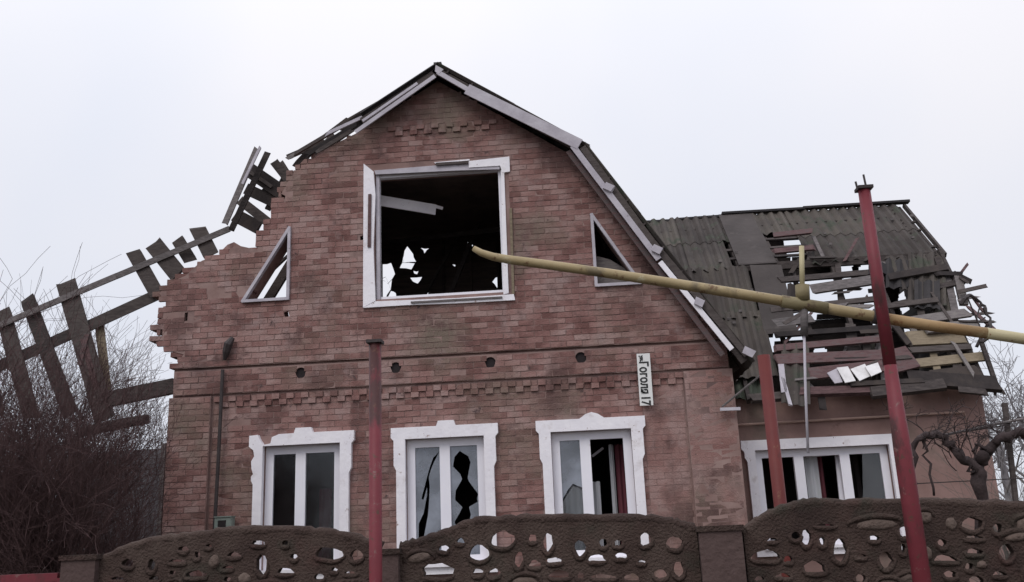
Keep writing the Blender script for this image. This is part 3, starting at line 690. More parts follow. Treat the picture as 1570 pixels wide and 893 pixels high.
# rafters of the lower slope and of the upper slope behind
for x in (4.1, 5.0, 5.9, 6.45, 7.25, 8.05, 8.85, 9.15):
    a, b2 = xs(x, BK-nL*.12), xs(x+R(-.05, .05), EV-nL*.12)
    if x in (6.45, 8.05): b2 = a + (b2-a)*.55
    plank('rafter', a, b2, .07, .12, M['wood'], wroof, up=nL, jag=.03)
for x in np.arange(3.8, 9.5, .8): plank('rafter', xs(x, RG-nU*.12), xs(x, BK-nU*.12), .06, .12, M['wood'], wroof, up=nU)
for k in range(7): plank('batten', xs(3.6, RG+dU*(k/6.2+.02)-nU*.045), xs(9.1 if k in (1, 4) else 9.30+R(0, .22), RG+dU*(k/6.2+.02)-nU*.045), .08, .03, M['wood'], wroof, up=nU)
# purlin at the break, eave beam, collar
MB().beam(xs(5.4, BK-nL*.05), xs(9.30, BK-nL*.05), .16, .10).build('purlin', M['wood'], wroof)
def tim(a, b2, wpx, o, m_, h=.05, name='batten', jag=.05):
    pa, pb = SL(*a, o), SL(*b2, o); s_ = (SL(a[0]+10, a[1], o)-SL(*a, o)).length/10
    return MB().beam(pa, pb, wpx*s_*1.1, h, up=nL, jag=jag).build(name, M[m_], wroof)
random.seed(5)
for t in [((1188, 361), (1244, 355), 9, 'plumwood'), ((1186, 386), (1250, 380), 9, 'plumwood'), ((1195, 430), (1350, 417), 10, 'wood'), ((1246, 444), (1350, 428), 17, 'greywood'), ((1185, 476), (1350, 458), 9, 'wood'),
          ((1186, 497), (1245, 489), 15, 'greywood'), ((1190, 514), (1350, 503), 9, 'darkwood'), ((1186, 535), (1350, 520), 11, 'plumwood'), ((1190, 552), (1352, 545), 18, 'plumwood'), ((1240, 574), (1352, 562), 20, 'plumwood'),
          ((1362, 498), (1484, 480), 15, 'greywood'), ((1392, 520), (1478, 516), 26, 'tanwood'), ((1395, 559), (1508, 547), 15, 'tanwood'), ((1364, 556), (1396, 548), 40, 'plumwood'), ((1362, 470), (1440, 460), 9, 'wood'),
          ((1420, 505), (1496, 498), 16, 'greywood'), ((1430, 578), (1500, 570), 22, 'darkwood'), ((1396, 538), (1490, 532), 10, 'wood'), ((1440, 440), (1478, 432), 9, 'wood'), ((1364, 425), (1450, 410), 12, 'darkwood')]:
    tim(t[0], t[1], t[2], R(.02, .12), t[3])
tim((1228, 602), (1346, 598), 13, .05, 'plumwood', h=.10, name='eave_beam', jag=.06); tim((1336, 603), (1446, 590), 17, .08, 'wood', h=.10, name='eave_beam', jag=.06); tim((1392, 580), (1532, 590), 24, .04, 'darkwood', h=.10, name='eave_beam', jag=.07)
tim((1300, 590), (1420, 584), 8, .12, 'darkwood', h=.05, name='eave_beam', jag=.07); tim((1470, 598), (1512, 602), 10, .1, 'wood', h=.05, name='eave_beam', jag=.07)
tim((1150, 612), (1226, 606), 12, .02, 'wood', h=.1, name='eave_beam')
for t in [((1248, 365), (1262, 395), 5, 'greywood'), ((1352, 398), (1368, 432), 6, 'greywood'), ((1276, 586), (1310, 500), 4, 'greywood'), ((1304, 500), (1312, 590), 14, 'wood'), ((1328, 520), (1332, 590), 10, 'wood'), ((1345, 470), (1356, 590), 8, 'greywood'),
          ((1284, 400), (1290, 470), 8, 'wood'), ((1340, 430), (1350, 500), 9, 'wood'), ((1404, 440), (1420, 520), 10, 'wood'), ((1452, 420), (1464, 478), 10, 'greywood'), ((1430, 540), (1440, 580), 10, 'tanwood'), ((1462, 520), (1470, 580), 12, 'wood'),
          ((1205, 540), (1215, 560), 4, 'greywood'), ((1196, 548), (1202, 600), 8, 'greyboard'), ((1200, 580), (1212, 622), 5, 'greyboard'), ((1244, 372), (1240, 400), 6, 'wood'), ((1226, 398), (1212, 420), 6, 'darkwood'), ((1258, 600), (1262, 628), 10, 'darkwood')]:
    tim(t[0], t[1], t[2], R(-.06, .02) if t[3] != 'greyboard' else .12, t[3], name='broken_batten', h=.03)
# tangle of splintered laths and scraps of sheet lying over the torn slope
random.seed(77)
for k in range(46):
    px, py = (R(1186, 1350), R(385, 585)) if k % 2 else (R(1362, 1500), R(400, 585))
    if px > 1440 and py < 430: continue
    l = R(14, 60); t = random.choice((R(-.25, .1), R(-.25, .1), R(.7, 1.5), R(-1.2, -.4)))
    tim((px, py), (px+l*math.cos(t), py+l*math.sin(t)), R(2.5, 9), R(-.10, .16), random.choice(('wood', 'wood', 'darkwood', 'darkwood', 'greywood', 'plumwood')), h=R(.02, .04), name='splinter', jag=.09)
for k in range(7):
    px, py = R(1190, 1480), R(400, 580); hang(px, px+R(14, 34), py, py+R(14, 38), random.choice(('darkslate', 'slate', 'darkwood')), R(-.08, .12), 400+k, name='sheet_scrap')
for k in range(14):
    px = R(1060, 1190) if k % 3 else R(1250, 1430); py = R(340, 520) if px < 1190 else R(325, 390)
    q = SL(px, py, .045) if py > 410 else SU(px, py, .05); MB().box(q.x-.03, q.x+.03, q.y-.02, q.y+.02, q.z-.025, q.z+.025).build('roofing_scrap', M['greywood'], wroof)
# right end: rake boards and torn edge
plank('rake_board', xs(9.50, RG-nU*.03), xs(9.48, BK-nU*.03), .05, .10, M['wood'], wroof, up=nU)
plank('rake_board', xs(9.36, BK+Vector((0, 0, .1))), xs(9.40, BK+dL*.22), .06, .10, M['wood'], wroof, up=nL)
plank('rake_board', P(1503, 520, 1.9), P(1528, 592, 1.6), .07, .06, M['wood'], wroof, jag=.05)
plank('broken_batten', P(1524, 585, 1.6), P(1541, 605, 1.6), .05, .03, M['wood'], wroof, jag=.06); plank('broken_batten', P(1524, 585, 1.6), P(1526, 608, 1.6), .04, .03, M['wood'], wroof, jag=.06)
plank('broken_batten', P(1464, 420, 2.8), P(1488, 432, 2.7), .10, .03, M['darkwood'], wroof, jag=.05); plank('broken_batten', P(1470, 425, 2.75), P(1486, 435, 2.6), .05, .03, M['wood'], wroof, jag=.05)
plank('rafter', P(1468, 424, 2.8), P(1478, 468, 2.6), .15, .08, M['greywood'], wroof)
plank('rafter', P(1436, 396, 3.1), P(1462, 470, 2.7), .12, .08, M['wood'], wroof)
# dark boards added in place of the unlit roof inside, gapped for daylight
LY = 4.55
gaps = [[(1204, 372), (1225, 372), (1216, 396), (1208, 396)], [(1216, 395), (1228, 376), (1232, 394)], [(1290, 402), (1306, 402), (1306, 421), (1294, 421)], [(1318, 402), (1330, 402), (1338, 420), (1322, 420)], [(1200, 432), (1246, 430), (1246, 444), (1204, 444)],
        [(1250, 434), (1346, 424), (1346, 456), (1250, 458)], [(1186, 484), (1250, 474), (1264, 480), (1240, 490), (1188, 494)], [(1176, 498), (1186, 497), (1186, 509), (1176, 509)], [(1188, 502), (1228, 498), (1228, 520), (1190, 522)], [(1176, 520), (1186, 518), (1186, 536), (1178, 536)],
        [(1376, 450), (1394, 450), (1400, 480), (1382, 484)], [(1384, 498), (1408, 496), (1406, 520), (1386, 522)], [(1248, 532), (1264, 532), (1264, 548), (1250, 548)], [(1340, 500), (1350, 500), (1350, 540), (1342, 540)],
        [(1310, 455), (1346, 450), (1346, 476), (1312, 476)], [(1120, 345), (1130, 345), (1146, 374), (1128, 374)], [(1266, 402), (1272, 402), (1272, 408)], [(1400, 440), (1410, 440), (1416, 452), (1404, 452)], [(1330, 600), (1340, 600), (1340, 604)]]
outer_l = [(3.3, 4.0), (9.1, 4.0), (8.95, 6.0), (9.05, 7.2), (8.9, 8.05), (3.3, 8.05)]
random.seed(9); z = 4.0; gp = [poly_px([(sum(p[0] for p in q)/len(q)*-.22+x*1.22, sum(p[1] for p in q)/len(q)*-.22+y*1.22) for x, y in q], LY) for q in gaps]
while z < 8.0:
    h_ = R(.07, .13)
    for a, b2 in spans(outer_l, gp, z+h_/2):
        MB().beam((a+R(-.03, .03), LY+R(-.02, .02), z+h_/2), (b2+R(-.03, .03), LY+R(-.02, .02), z+h_/2), h_*.985, .025, jag=.02).build('dark_backing_board', M['darkwood'], wroof)
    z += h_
GX = Vector((9.16, 0, 0)); gX = Vector((1, 0, 0))
def pg(l): return [(q.y, q.z) for q in (PL(x, y, GX, gX) for x, y in l)]
ggap = [pg(q) for q in ([(1449, 446), (1464, 444), (1470, 460), (1454, 464)], [(1376, 450), (1388, 450), (1396, 476), (1382, 480)], [(1386, 500), (1404, 498), (1404, 516), (1388, 518)], [(1496, 548), (1510, 545), (1524, 580), (1502, 574)], [(1405, 436), (1411, 436), (1413, 448), (1407, 448)], [(1462, 500), (1476, 496), (1480, 506), (1466, 510)])]
random.seed(12); z = 3.96
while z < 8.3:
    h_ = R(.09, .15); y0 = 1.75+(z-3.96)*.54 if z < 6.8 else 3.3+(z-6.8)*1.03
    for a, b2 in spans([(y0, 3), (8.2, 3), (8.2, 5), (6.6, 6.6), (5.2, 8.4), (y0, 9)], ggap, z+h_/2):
        MB().beam((9.16+R(-.01, .01), a+R(0, .15), z+h_/2), (9.16+R(-.01, .01), b2, z+h_/2), h_+.003, .025, up=Vector((1, 0, 0)), jag=.03).build('gable_board', M['darkwood'] if R(0, 1) < .6 else M['wood'], wroof)
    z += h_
# remaining patch of rear slope at the right, seen through the torn end
plank('rear_batten', (8.9, 6.4, 6.9), (9.5, 6.4, 6.9), .1, .04, M['wood'], wroof)
# torn white insulation sheets on the eave
for k, q in enumerate([[(1268, 572), (1283, 565), (1292, 586), (1280, 588)], [(1283, 564), (1300, 562), (1312, 584), (1296, 587)], [(1304, 566), (1326, 558), (1336, 576), (1318, 584)], [(1326, 562), (1346, 556), (1352, 570), (1336, 577)]]):
    pts = [SL(x, y, .16+.02*k+R(-.03, .03)) for x, y in q]; mb = MB(); n_ = nL*.02
    mb.add([p for p in pts]+[p-n_ for p in pts], [(0, 1, 2, 3), (7, 6, 5, 4), (0, 4, 5, 1), (1, 5, 6, 2), (2, 6, 7, 3), (3, 7, 4, 0)])
    tag(mb.build('torn_sheet', M['foam'] if k else M['greyboard']), ['grey torn sheet at the left end of the white scraps on the wing eave', 'curled white torn sheet, second from left on the wing eave', 'largest flat white torn sheet on the wing eave', 'rightmost small white torn sheet on the wing eave, by the red pole'][k], 'torn sheet', 'torn white sheets on the wing eave')
# bent hoop at the right end of the wing
hp = MB(); c0, ax, ay = P(1490, 492, 1.5), (P(1518, 492, 1.5)-P(1490, 492, 1.5)), (P(1490, 455, 1.5)-P(1490, 492, 1.5))
def ring(sx_, sy_, a0, a1, n_=22): return [c0 + ax*(sx_*math.cos(t)) + ay*(sy_*math.sin(t)) + Vector((0, .1*math.sin(t*2), 0)) for t in np.linspace(a0, a1, n_)]
hoop = empty('bent_hoop', c0, 'bent dark metal hoop hanging at the right end of the wing roof', 'metal hoop')
hr = [p+Vector((R(-.03, .03), 0, R(-.03, .03))) for p in ring(1, 1, -1.2, 2.4)]; MB().tube(hr, [R(.018, .045) for _ in hr], 6).build('rim', M['steel'], hoop)
for t0, t1 in ((.9, -.9), (1.9, .2)):
    MB().tube([ring(1, 1, t0, t0+.01, 2)[0], c0+Vector((R(-.1, .1), 0, R(-.05, .05))), ring(.8, .8, t1, t1+.01, 2)[0]], .014, 5).build('bar', M['steel'], hoop)
# thin pipe on the wing wall, bracket and cable at the inner corner
MB().tube([P(1128, 652, 1.93), P(1300, 642, 1.93), P(1478, 632, 1.93), P(1484, 650, 1.93)], .022, 8).build('wall_pipe', mat('pinkish_pipe_paint', [(.32, .21, .18), (.38, .26, .22)], 4), house)
br = MB(); br.beam(P(1104, 628, -.16), P(1135, 627, -.16), .05, .05); br.build('wall_bracket', M['greyboard'], house)
MB().tube([P(1107, 624, -.16), P(1168, 574, -.16)], .018, 6).build('bracket_rod', M['greywood'], house)
MB().box(4.49, 4.62, 1.2, 1.98, 3.95, 4.05).build('corner_board', M['greywood'], house)

# downpipe, hook, meter box
dp = MB().tube([(-4.02, -.10, 4.62), (-4.03, -.10, 3.2), (-4.06, -.10, 1.2)], .032, 8); dp.build('downpipe', M['steel'], house)
hk = MB().tube([P(344, 552, -.12), P(347, 540, -.14), P(350, 528, -.16), P(357, 518, -.14)], [.03, .07, .08, .04], 8); hk.build('pipe_hood', M['steel'], house)
bx = MB(); p = P(346, 803, -.1); bx.box(p.x-.14, p.x+.14, -.22, -.07, p.z-.1, p.z+.1); mbx = bx.build('meter_box', M['greenbox'])
tag(mbx, 'small grey green meter box on the brick wall left of the windows', 'meter box')
MB().box(p.x-.08, p.x+.05, -.227, -.219, p.z-.055, p.z+.05).build('box_window', M['dark'], mbx)
MB().box(p.x-.15, p.x+.15, -.235, -.06, p.z+.1, p.z+.115).build('box_lid', M['greenbox'], mbx)

# curtains and things inside the rooms
def curtain(x0, x1, z0, z1, Y, m_, label, n_=24, amp=.03, cat='curtain'):
    vs = []; fs = []
    for s_ in (0, 1):
        for j in range(2):
            for i in range(n_+1):
                vs.append((x0+(x1-x0)*i/n_, Y+amp*math.sin(i*1.4)+.004*s_, (z0, z1)[j]+R(-.01, .01)))
    K = n_+1
    for i in range(n_):
        fs.append((i, i+1, K+i+1, K+i)); fs.append((2*K+i+1, 2*K+i, 3*K+i, 3*K+i+1))
    return tag(MB().add(vs, fs).build('curtain', M[m_], smooth=True), label, cat)
curtain(1.66, 2.24, .6, 2.50, .42, 'curtain', 'pale grey curtain in the lower left of the window below the sign')
curtain(2.42, 2.50, .6, 3.1, .5, 'curtain', 'narrow strip of pale curtain in the right pane of the window below the sign', n_=6)
curtain(2.52, 2.66, .6, 3.1, .55, 'maroon', 'dark maroon curtain at the right side of the window below the sign', n_=8)
curtain(-2.52, -2.30, .6, 2.6, .6, 'maroon', 'dark red curtain in the right pane of the leftmost window', n_=8)
curtain(wx(1238), wx(1258), 1.9, 3.0, WY+.35, 'curtain', 'white curtain hanging in the middle light of the wing window', n_=8)
curtain(wx(1260), wx(1268), 1.3, 3.0, WY+.42, 'maroon', 'thin maroon curtain beside the white one in the wing window', n_=6)
ob = MB(); ob.beam(P(1283, 695, WY+.3), P(1294, 800, WY+.2), .08, .04); ob.beam(P(1236, 698, WY+.32), P(1285, 694, WY+.32), .09, .04)
tag(ob.build('open_sash', M['pvc']), 'white sash standing open inside the middle light of the wing window', 'window sash')
sb = MB().beam(P(908, 700, .6), P(925, 687, .6), .04, .03); tag(sb.build('loose_lath', M['greyboard']), 'short pale lath slanting in the top of the window below the sign', 'lath')

# ------------------------------------------------------------------ street sign, turned on its side
sg = empty('street_sign', P(986, 582, -.1), 'white street name plate with black letters hanging on its side on the brick wall', 'street sign')
c4 = [P(975, 544, -.10), P(997, 541, -.10), P(1000, 621, -.10), P(983, 623, -.10)]
A = (c4[0]+c4[1])/2; B = (c4[2]+c4[3])/2; ln = (B-A); lw = .215
ctr = (A+B)/2; dv = ln.normalized(); rv_ = Vector((dv.z, 0, -dv.x)); rv_ = rv_ if rv_.x < 0 else -rv_   # text runs along dv, its up is to the right
MB().beam(A, B, lw, .012).build('plate', M['sign'], sg)
def text(s_, size, along, across, squash=1.0):
    cu = bpy.data.curves.new('lettering', 'FONT'); cu.body = s_; cu.size = size; cu.extrude = .002; cu.align_x = 'LEFT'; cu.align_y = 'CENTER'; cu.offset = .006
    tmp = bpy.data.objects.new('tmp', cu); COL.objects.link(tmp)
    dg = bpy.context.evaluated_depsgraph_get(); me = bpy.data.meshes.new_from_object(tmp.evaluated_get(dg))
    bpy.data.objects.remove(tmp)
    o = bpy.data.objects.new('lettering', me); COL.objects.link(o); me.materials.clear(); me.materials.append(M['black'])
    upv = -rv_; nrm = dv.cross(upv).normalized()
    if nrm.y > 0: upv = rv_; nrm = dv.cross(upv)
    mt = Matrix((dv*squash, upv, nrm)).transposed().to_4x4(); mt.translation = A + dv*along + upv*across + Vector((0, -.0085, 0))
    for v in me.vertices: v.co = mt @ v.co
    o.parent = sg; o.matrix_parent_inverse = parent_inv(sg); return o
text('ул.', .075, .03, -.035); text('Гоголя', .20, .125, -.012, .82); text('17', .20, .69, -.012, .8)

# ------------------------------------------------------------------ concrete fence
FY = -9.5
fence = empty('concrete_fence', (2, FY, 0), 'brown decorative concrete fence with arched panels and irregular round holes in front of the house', 'fence')
tops = [poly_px(t, FY) for t in ([(149, 860), (199, 838), (248, 828), (298, 821), (340, 816), (385, 813), (465, 815), (503, 817), (538, 824), (564, 833), (583, 838)],
                                  [(612, 838), (637, 834), (678, 820), (706, 808), (736, 799), (774, 797), (815, 796), (900, 795), (980, 795), (1030, 800), (1050, 806), (1068, 810)],
                                  [(1140, 818), (1148, 812), (1167, 798), (1195, 784), (1228, 774), (1258, 771), (1304, 773), (1345, 772), (1441, 771), (1469, 772), (1570, 776), (1610, 786), (1640, 800)])]
tops.append([(x+tops[2][-1][0]-tops[1][0][0]+.09, z) for x, z in tops[1]])
def blob(x, y, w_, h_, dome, rg):
    pts = []; n_ = 14
    for k in range(n_):
        t = 2*math.pi*k/n_; rx, ry = math.cos(t), math.sin(t)
        if dome and ry > .25: ry = .25 + (ry-.25)*.3
        pts.append((x + w_*.58*rx*rg.uniform(.78, 1.12), y + h_*.58*ry*rg.uniform(.78, 1.12)))
    return pts
holes = [[(401, 866, 17, 30, 0), (437, 879, 24, 14, 1), (505, 850, 36, 20, 0), (546, 853, 20, 17, 0), (489, 886, 16, 12, 0), (232, 868, 13, 18, 0), (300, 884, 30, 16, 1)],
         [(672, 880, 44, 32, 1), (735, 850, 28, 24, 0), (770, 828, 32, 24, 0), (840, 833, 15, 26, 0), (889, 841, 17, 24, 0), (990, 829, 17, 20, 0), (915, 860, 24, 16, 1), (858, 884, 28, 18, 1), (925, 887, 34, 12, 1), (984, 864, 12, 9, 1), (795, 860, 12, 26, 0), (1035, 834, 22, 20, 0), (1040, 874, 16, 24, 0)],
         [(1173, 856, 38, 24, 1), (1236, 826, 14, 24, 0), (1288, 846, 22, 34, 0), (1250, 874, 32, 26, 1), (1266, 807, 30, 6, 0), (1386, 816, 17, 18, 0), (1220, 823, 14, 14, 0), (1490, 804, 30, 20, 0), (1530, 812, 14, 15, 0), (1544, 848, 20, 24, 0), (1358, 860, 22, 22, 0), (1450, 860, 34, 16, 1)]]
holes.append([(1700, 850, 30, 20, 0)])
rg = random.Random(4)
def arc_ridge(mb, pts, r0, r1):
    n_ = len(pts); mb.tube(pts, [r0+(r1-r0)*math.sin(math.pi*i/(n_-1)) for i in range(n_)], 7)
for tp, hl in zip(tops, holes):
    fine = []
    for i_ in range(len(tp)-1):
        for q in range(5): f_ = q/5; fine.append((tp[i_][0]+(tp[i_+1][0]-tp[i_][0])*f_, tp[i_][1]+(tp[i_+1][1]-tp[i_][1])*f_+(rg.uniform(-.007, .007) if q else 0)))
    tp = fine + [tp[-1]]
    out = [(tp[0][0], 0.02)] + tp + [(tp[-1][0], 0.02)]
    hl = list(hl); pxa, pxb = (110, 600) if hl[0][0] < 600 else (620, 1064) if hl[0][0] < 1100 else (1150, 1570) if hl[0][0] < 1600 else (1670, 2100)
    for k in range(400):
        x, y = rg.uniform(pxa+12, pxb-12), rg.uniform(826, 892); w_ = rg.uniform(9, 26); h_ = rg.uniform(9, 18)
        zt = np.interp(P(x, y, FY).x, [t[0] for t in tp], [t[1] for t in tp])
        if P(x, y-h_*.6, FY).z > zt-.05 or any(abs(x-q[0]) < (w_+q[2])*.6+5 and abs(y-q[1]) < (h_+q[3])*.6+4 for q in hl) or len(hl) > 36: continue
        hl.append((x, y, w_, h_, rg.random() < .5))
    hps = [poly_px(blob(x, y, w_, h_, dm, rg), FY) for x, y, w_, h_, dm in hl]
    xs0, xs1 = tp[0][0], tp[-1][0]
    for r_ in range(4):                       # lower rows of holes, below the picture's edge
        for c in range(5):
            x = xs0 + .22 + c*(xs1-xs0-.4)/4.2 + (r_ % 2)*.1; z_ = .25 + r_*.3
            if z_ < 1.25: hps.append([(x+.07*math.cos(t)*rg.uniform(.8, 1.2), z_+.06*math.sin(t)*rg.uniform(.8, 1.2)) for t in np.linspace(0, 2*math.pi, 11)[:-1]])
    panel = MB().prism(out, FY, FY+.06, holes=hps).build('fence_panel', M['concrete'], fence)
    rel = MB()
    top_at = lambda xx: np.interp(xx, [t[0] for t in tp], [t[1] for t in tp])
    for hp_ in hps:                           # a low rim over the top of every opening
        n_h = len(hp_); cx = sum(p[0] for p in hp_)/n_h; cz = sum(p[1] for p in hp_)/n_h
        t0 = rg.uniform(-.5, .1); t1 = math.pi - t0 + rg.uniform(-.3, .5); pts = []
        for k in range(10):
            q = ((t0 + (t1-t0)*k/9)/(2*math.pi)) % 1.0 * n_h; a_, b2 = hp_[int(q) % n_h], hp_[(int(q)+1) % n_h]; f_ = q-int(q)
            pts.append(Vector((cx+(a_[0]+(b2[0]-a_[0])*f_-cx)*1.12, FY+.002, cz+(a_[1]+(b2[1]-a_[1])*f_-cz)*1.15)))
        if all(p.z < top_at(p.x)-.02 for p in pts): arc_ridge(rel, pts, .006, .017)
    placed = [(sum(p[0] for p in h)/len(h), sum(p[1] for p in h)/len(h), (max(p[0] for p in h)-min(p[0] for p in h))/2+.015, (max(p[1] for p in h)-min(p[1] for p in h))/2+.012) for h in hps]
    for k in range(26):
        x = rg.uniform(xs0+.15, xs1-.15); z_ = rg.uniform(.25, 1.66); w_ = rg.uniform(.07, .2); h_ = rg.uniform(.04, .10)
        pts = [Vector((x+w_*math.cos(t), FY+.001, z_+h_*math.sin(t))) for t in np.linspace(rg.uniform(-.3, .4), math.pi+rg.uniform(-.4, .3), 12)]
        if all(p.z < top_at(p.x)-.05 and xs0+.02 < p.x < xs1-.02 for p in pts) and not any(abs(p.x-q[0]) < q[2] and abs(p.z-q[1]) < q[3] for p in pts for q in placed): arc_ridge(rel, pts, .004, .013)
    for k in range(900):                      # flat rounded stones cast in relief between the openings
        x = rg.uniform(xs0+.08, xs1-.08); z_ = rg.uniform(.08, 1.74); a_, b_ = rg.uniform(.03, .13), rg.uniform(.02, .05)
        if z_ + b_ > top_at(x)-.045 or x-a_ < xs0+.01 or x+a_ > xs1-.01: continue
        if any(((x-q[0])/(a_+q[2]))**2 + ((z_-q[1])/(b_+q[3]))**2 < .95 for q in placed): continue
        placed.append((x, z_, a_, b_)); tl = rg.uniform(-.25, .25); dep = rg.uniform(.010, .022); vs = []; fs = []; ns = 11
        rr = [rg.uniform(.85, 1.1) for _ in range(ns)]
        for ring_, (sc_, d_) in enumerate(((1.0, .004), (.82, -dep*.75), (.45, -dep))):
            for i_ in range(ns):
                t = 2*math.pi*i_/ns; ex, ez = a_*sc_*rr[i_]*math.cos(t), b_*sc_*rr[i_]*math.sin(t); vs.append((x+ex-ez*tl, FY+d_, z_+ez+ex*tl))
        vs.append((x, FY-dep*1.03, z_))
        for ring_ in range(2):
            for i_ in range(ns): i2 = (i_+1) % ns; fs.append((ring_*ns+i_, ring_*ns+i2, (ring_+1)*ns+i2, (ring_+1)*ns+i_))
        fs += [(2*ns+i_, 2*ns+(i_+1) % ns, 3*ns) for i_ in range(ns)]
        rel.add(vs, fs, 1)
        if a_ > .045:                         # a rib arching over the stone, running on to its neighbours
            t0 = rg.uniform(-.7, .0); rb = [Vector((x+a_*1.22*math.cos(t)*(1+.12*math.sin(3*t+k)), FY+.001, z_+b_*1.35*math.sin(t)+.3*tl*a_*math.cos(t))) for t in np.linspace(t0, math.pi+rg.uniform(.0, .8), 13)]
            if all(p.z < top_at(p.x)-.03 and xs0+.01 < p.x < xs1-.01 for p in rb): arc_ridge(rel, rb, .005, rg.uniform(.013, .02))
    cop = [Vector((x, FY+.03, z_-.004)) for x, z_ in tp]; MB().tube(cop, [rg.uniform(.029, .037) for _ in cop], 9).build('coping', M['concrete'], panel, smooth=True)
    rel.build('stone_relief', [M['concrete'], M['fencestone']], panel, smooth=True, kind='stuff')
for x0p, x1p, yt in ((96, 148, 851), (1070, 1136, 806), (584, 611, 842)):
    a = P(x0p, yt, FY-.04).x; b2 = P(x1p, yt, FY-.04).x; zt = P((x0p+x1p)/2, yt, FY-.04).z
    pm = MB(); pm.box(a, b2, FY-.05, FY+.11, 0, zt-.03); ps = pm.build('fence_post', M['fencepost'], fence)
    MB().box(a-.012, b2+.012, FY-.062, FY+.122, zt-.03, zt).build('post_cap', M['concrete'], ps)

# red gate leaf at the far left of the fence
gt = empty('red_gate', (-1.9, FY, 0), 'low red painted metal gate at the bottom left left of the fence post', 'gate')
zr = P(40, 886, FY).z; xg0, xg1 = P(-120, 880, FY).x, P(88, 880, FY).x
for z_ in (zr, .35): MB().box(xg0, xg1, FY, FY+.05, z_-.03, z_+.02).build('rail', M['red'], gt)
for x in np.linspace(xg0+.02, xg1-.05, 9): MB().box(x, x+.03, FY+.01, FY+.04, .37, zr-.03).build('bar', M['red'], gt)
for x in (xg0-.05, xg1): MB().box(x, x+.05, FY-.002, FY+.052, 0, zr-.01 if x > -1.5 else zr).build('gate_stile', M['red'], gt)

# ------------------------------------------------------------------ red poles
def pole(px, ptop, pbot, Y, dia, m_, label, step=None, cap=True):
    t = P(px[0], ptop, Y); x = P(px[1], pbot, Y).x; t.x = (t.x+x)/2 if step is None else x
    o = empty('red_pole', (t.x, Y, 0), label, 'pole', 'red painted poles along the street')
    if step is None: MB().tube([(t.x, Y, -.1), (t.x, Y, t.z)], dia/2, 18).build('shaft', M[m_], o, smooth=True)
    else:
        zs, d2 = step
        MB().tube([(t.x, Y, -.1), (t.x, Y, zs-.45), (t.x, Y, zs)], [dia/2, dia/2, d2/2], 18).build('shaft', M[m_], o, smooth=True)
        MB().tube([(t.x, Y, zs), (t.x, Y, t.z)], d2/2, 16).build('upper_shaft', M[m_], o, smooth=True)
    if step: dia = step[1]
    if cap: MB().box(t.x-dia*.62, t.x+dia*.62, Y-dia*.62, Y+dia*.62, t.z, t.z+.018).build('cap', M['steel'], o)
    return o, t
pole((576, 575), 527, 890, -9.85, .072, 'red', 'straight red pole with flat dark cap standing in front of the left windows')
pole((1176, 1191), 545, 775, -8.6, .086, 'rustred', 'dull rust red pole standing behind the fence before the wing window', cap=False)
p3, t3 = pole((1322, 1412), 292, 880, -9.9, .092, 'red', 'tallest red pole, with two wire stubs on top, at the right', step=(P(1372, 560, -9.9).z, .068))
for dx, h_ in ((-.035, .055), (.015, .095)): MB().tube([(t3.x+dx, -9.9, t3.z), (t3.x+dx-.006, -9.9, t3.z+h_)], .006, 6).build('wire_stub', M['steel'], p3)

# ------------------------------------------------------------------ broken yellow gas pipe
GY = -9.78
gp_ = empty('gas_pipe', (t3.x, GY, t3.z-.6), 'long broken yellow gas pipe slanting across the house front to the red pole', 'gas pipe')
pts = [P(x, y, GY) for x, y in ((726, 381), (738, 388), (756, 394), (784, 399), (830, 405), (930, 419), (1040, 436), (1140, 452), (1230, 467))]
MB().tube(pts, [.017, .021, .024, .027, .028, .029, .030, .031, .031], 14).build('pipe_length', M['yellow'], gp_, smooth=True)
MB().tube([P(1230, 467, GY), P(1345, 486, GY), P(1360, 489, GY)], .032, 14).build('pipe_length', M['yellow'], gp_, smooth=True)
MB().tube([P(1360, 489, GY), P(1430, 500, GY), P(1512, 511, GY)], .032, 14).build('pipe_length', M['rusty'], gp_, smooth=True)
MB().tube([P(1512, 511, GY), P(1570, 520, GY), P(1720, 545, GY)], .032, 14).build('pipe_length', M['paleyellow'], gp_, smooth=True)
MB().tube([P(1198, 462, GY), P(1268, 473, GY)], .036, 14).build('pipe_sleeve', M['olive'], gp_, smooth=True)
MB().tube([P(1231, 462, GY), P(1230, 438, GY)], .040, 14).build('valve_body', M['olive'], gp_, smooth=True)
MB().tube([P(1230, 442, GY), P(1229, 378, GY)], .015, 10).build('riser', M['paleyellow'], gp_, smooth=True)
MB().tube([P(1233, 470, GY), P(1233, 515, GY)], .022, 10).build('drop_stub', M['greywood'], gp_, smooth=True)
MB().tube([P(1233, 512, GY), P(1235, 600, GY), P(1239, 695, GY)], .0075, 8).build('hanging_rod', M['greyboard'], gp_, smooth=True)
MB().tube([P(1338, 485, GY), P(1350, 487, GY)], .044, 14).build('pipe_clamp', M['steel'], gp_, smooth=True)

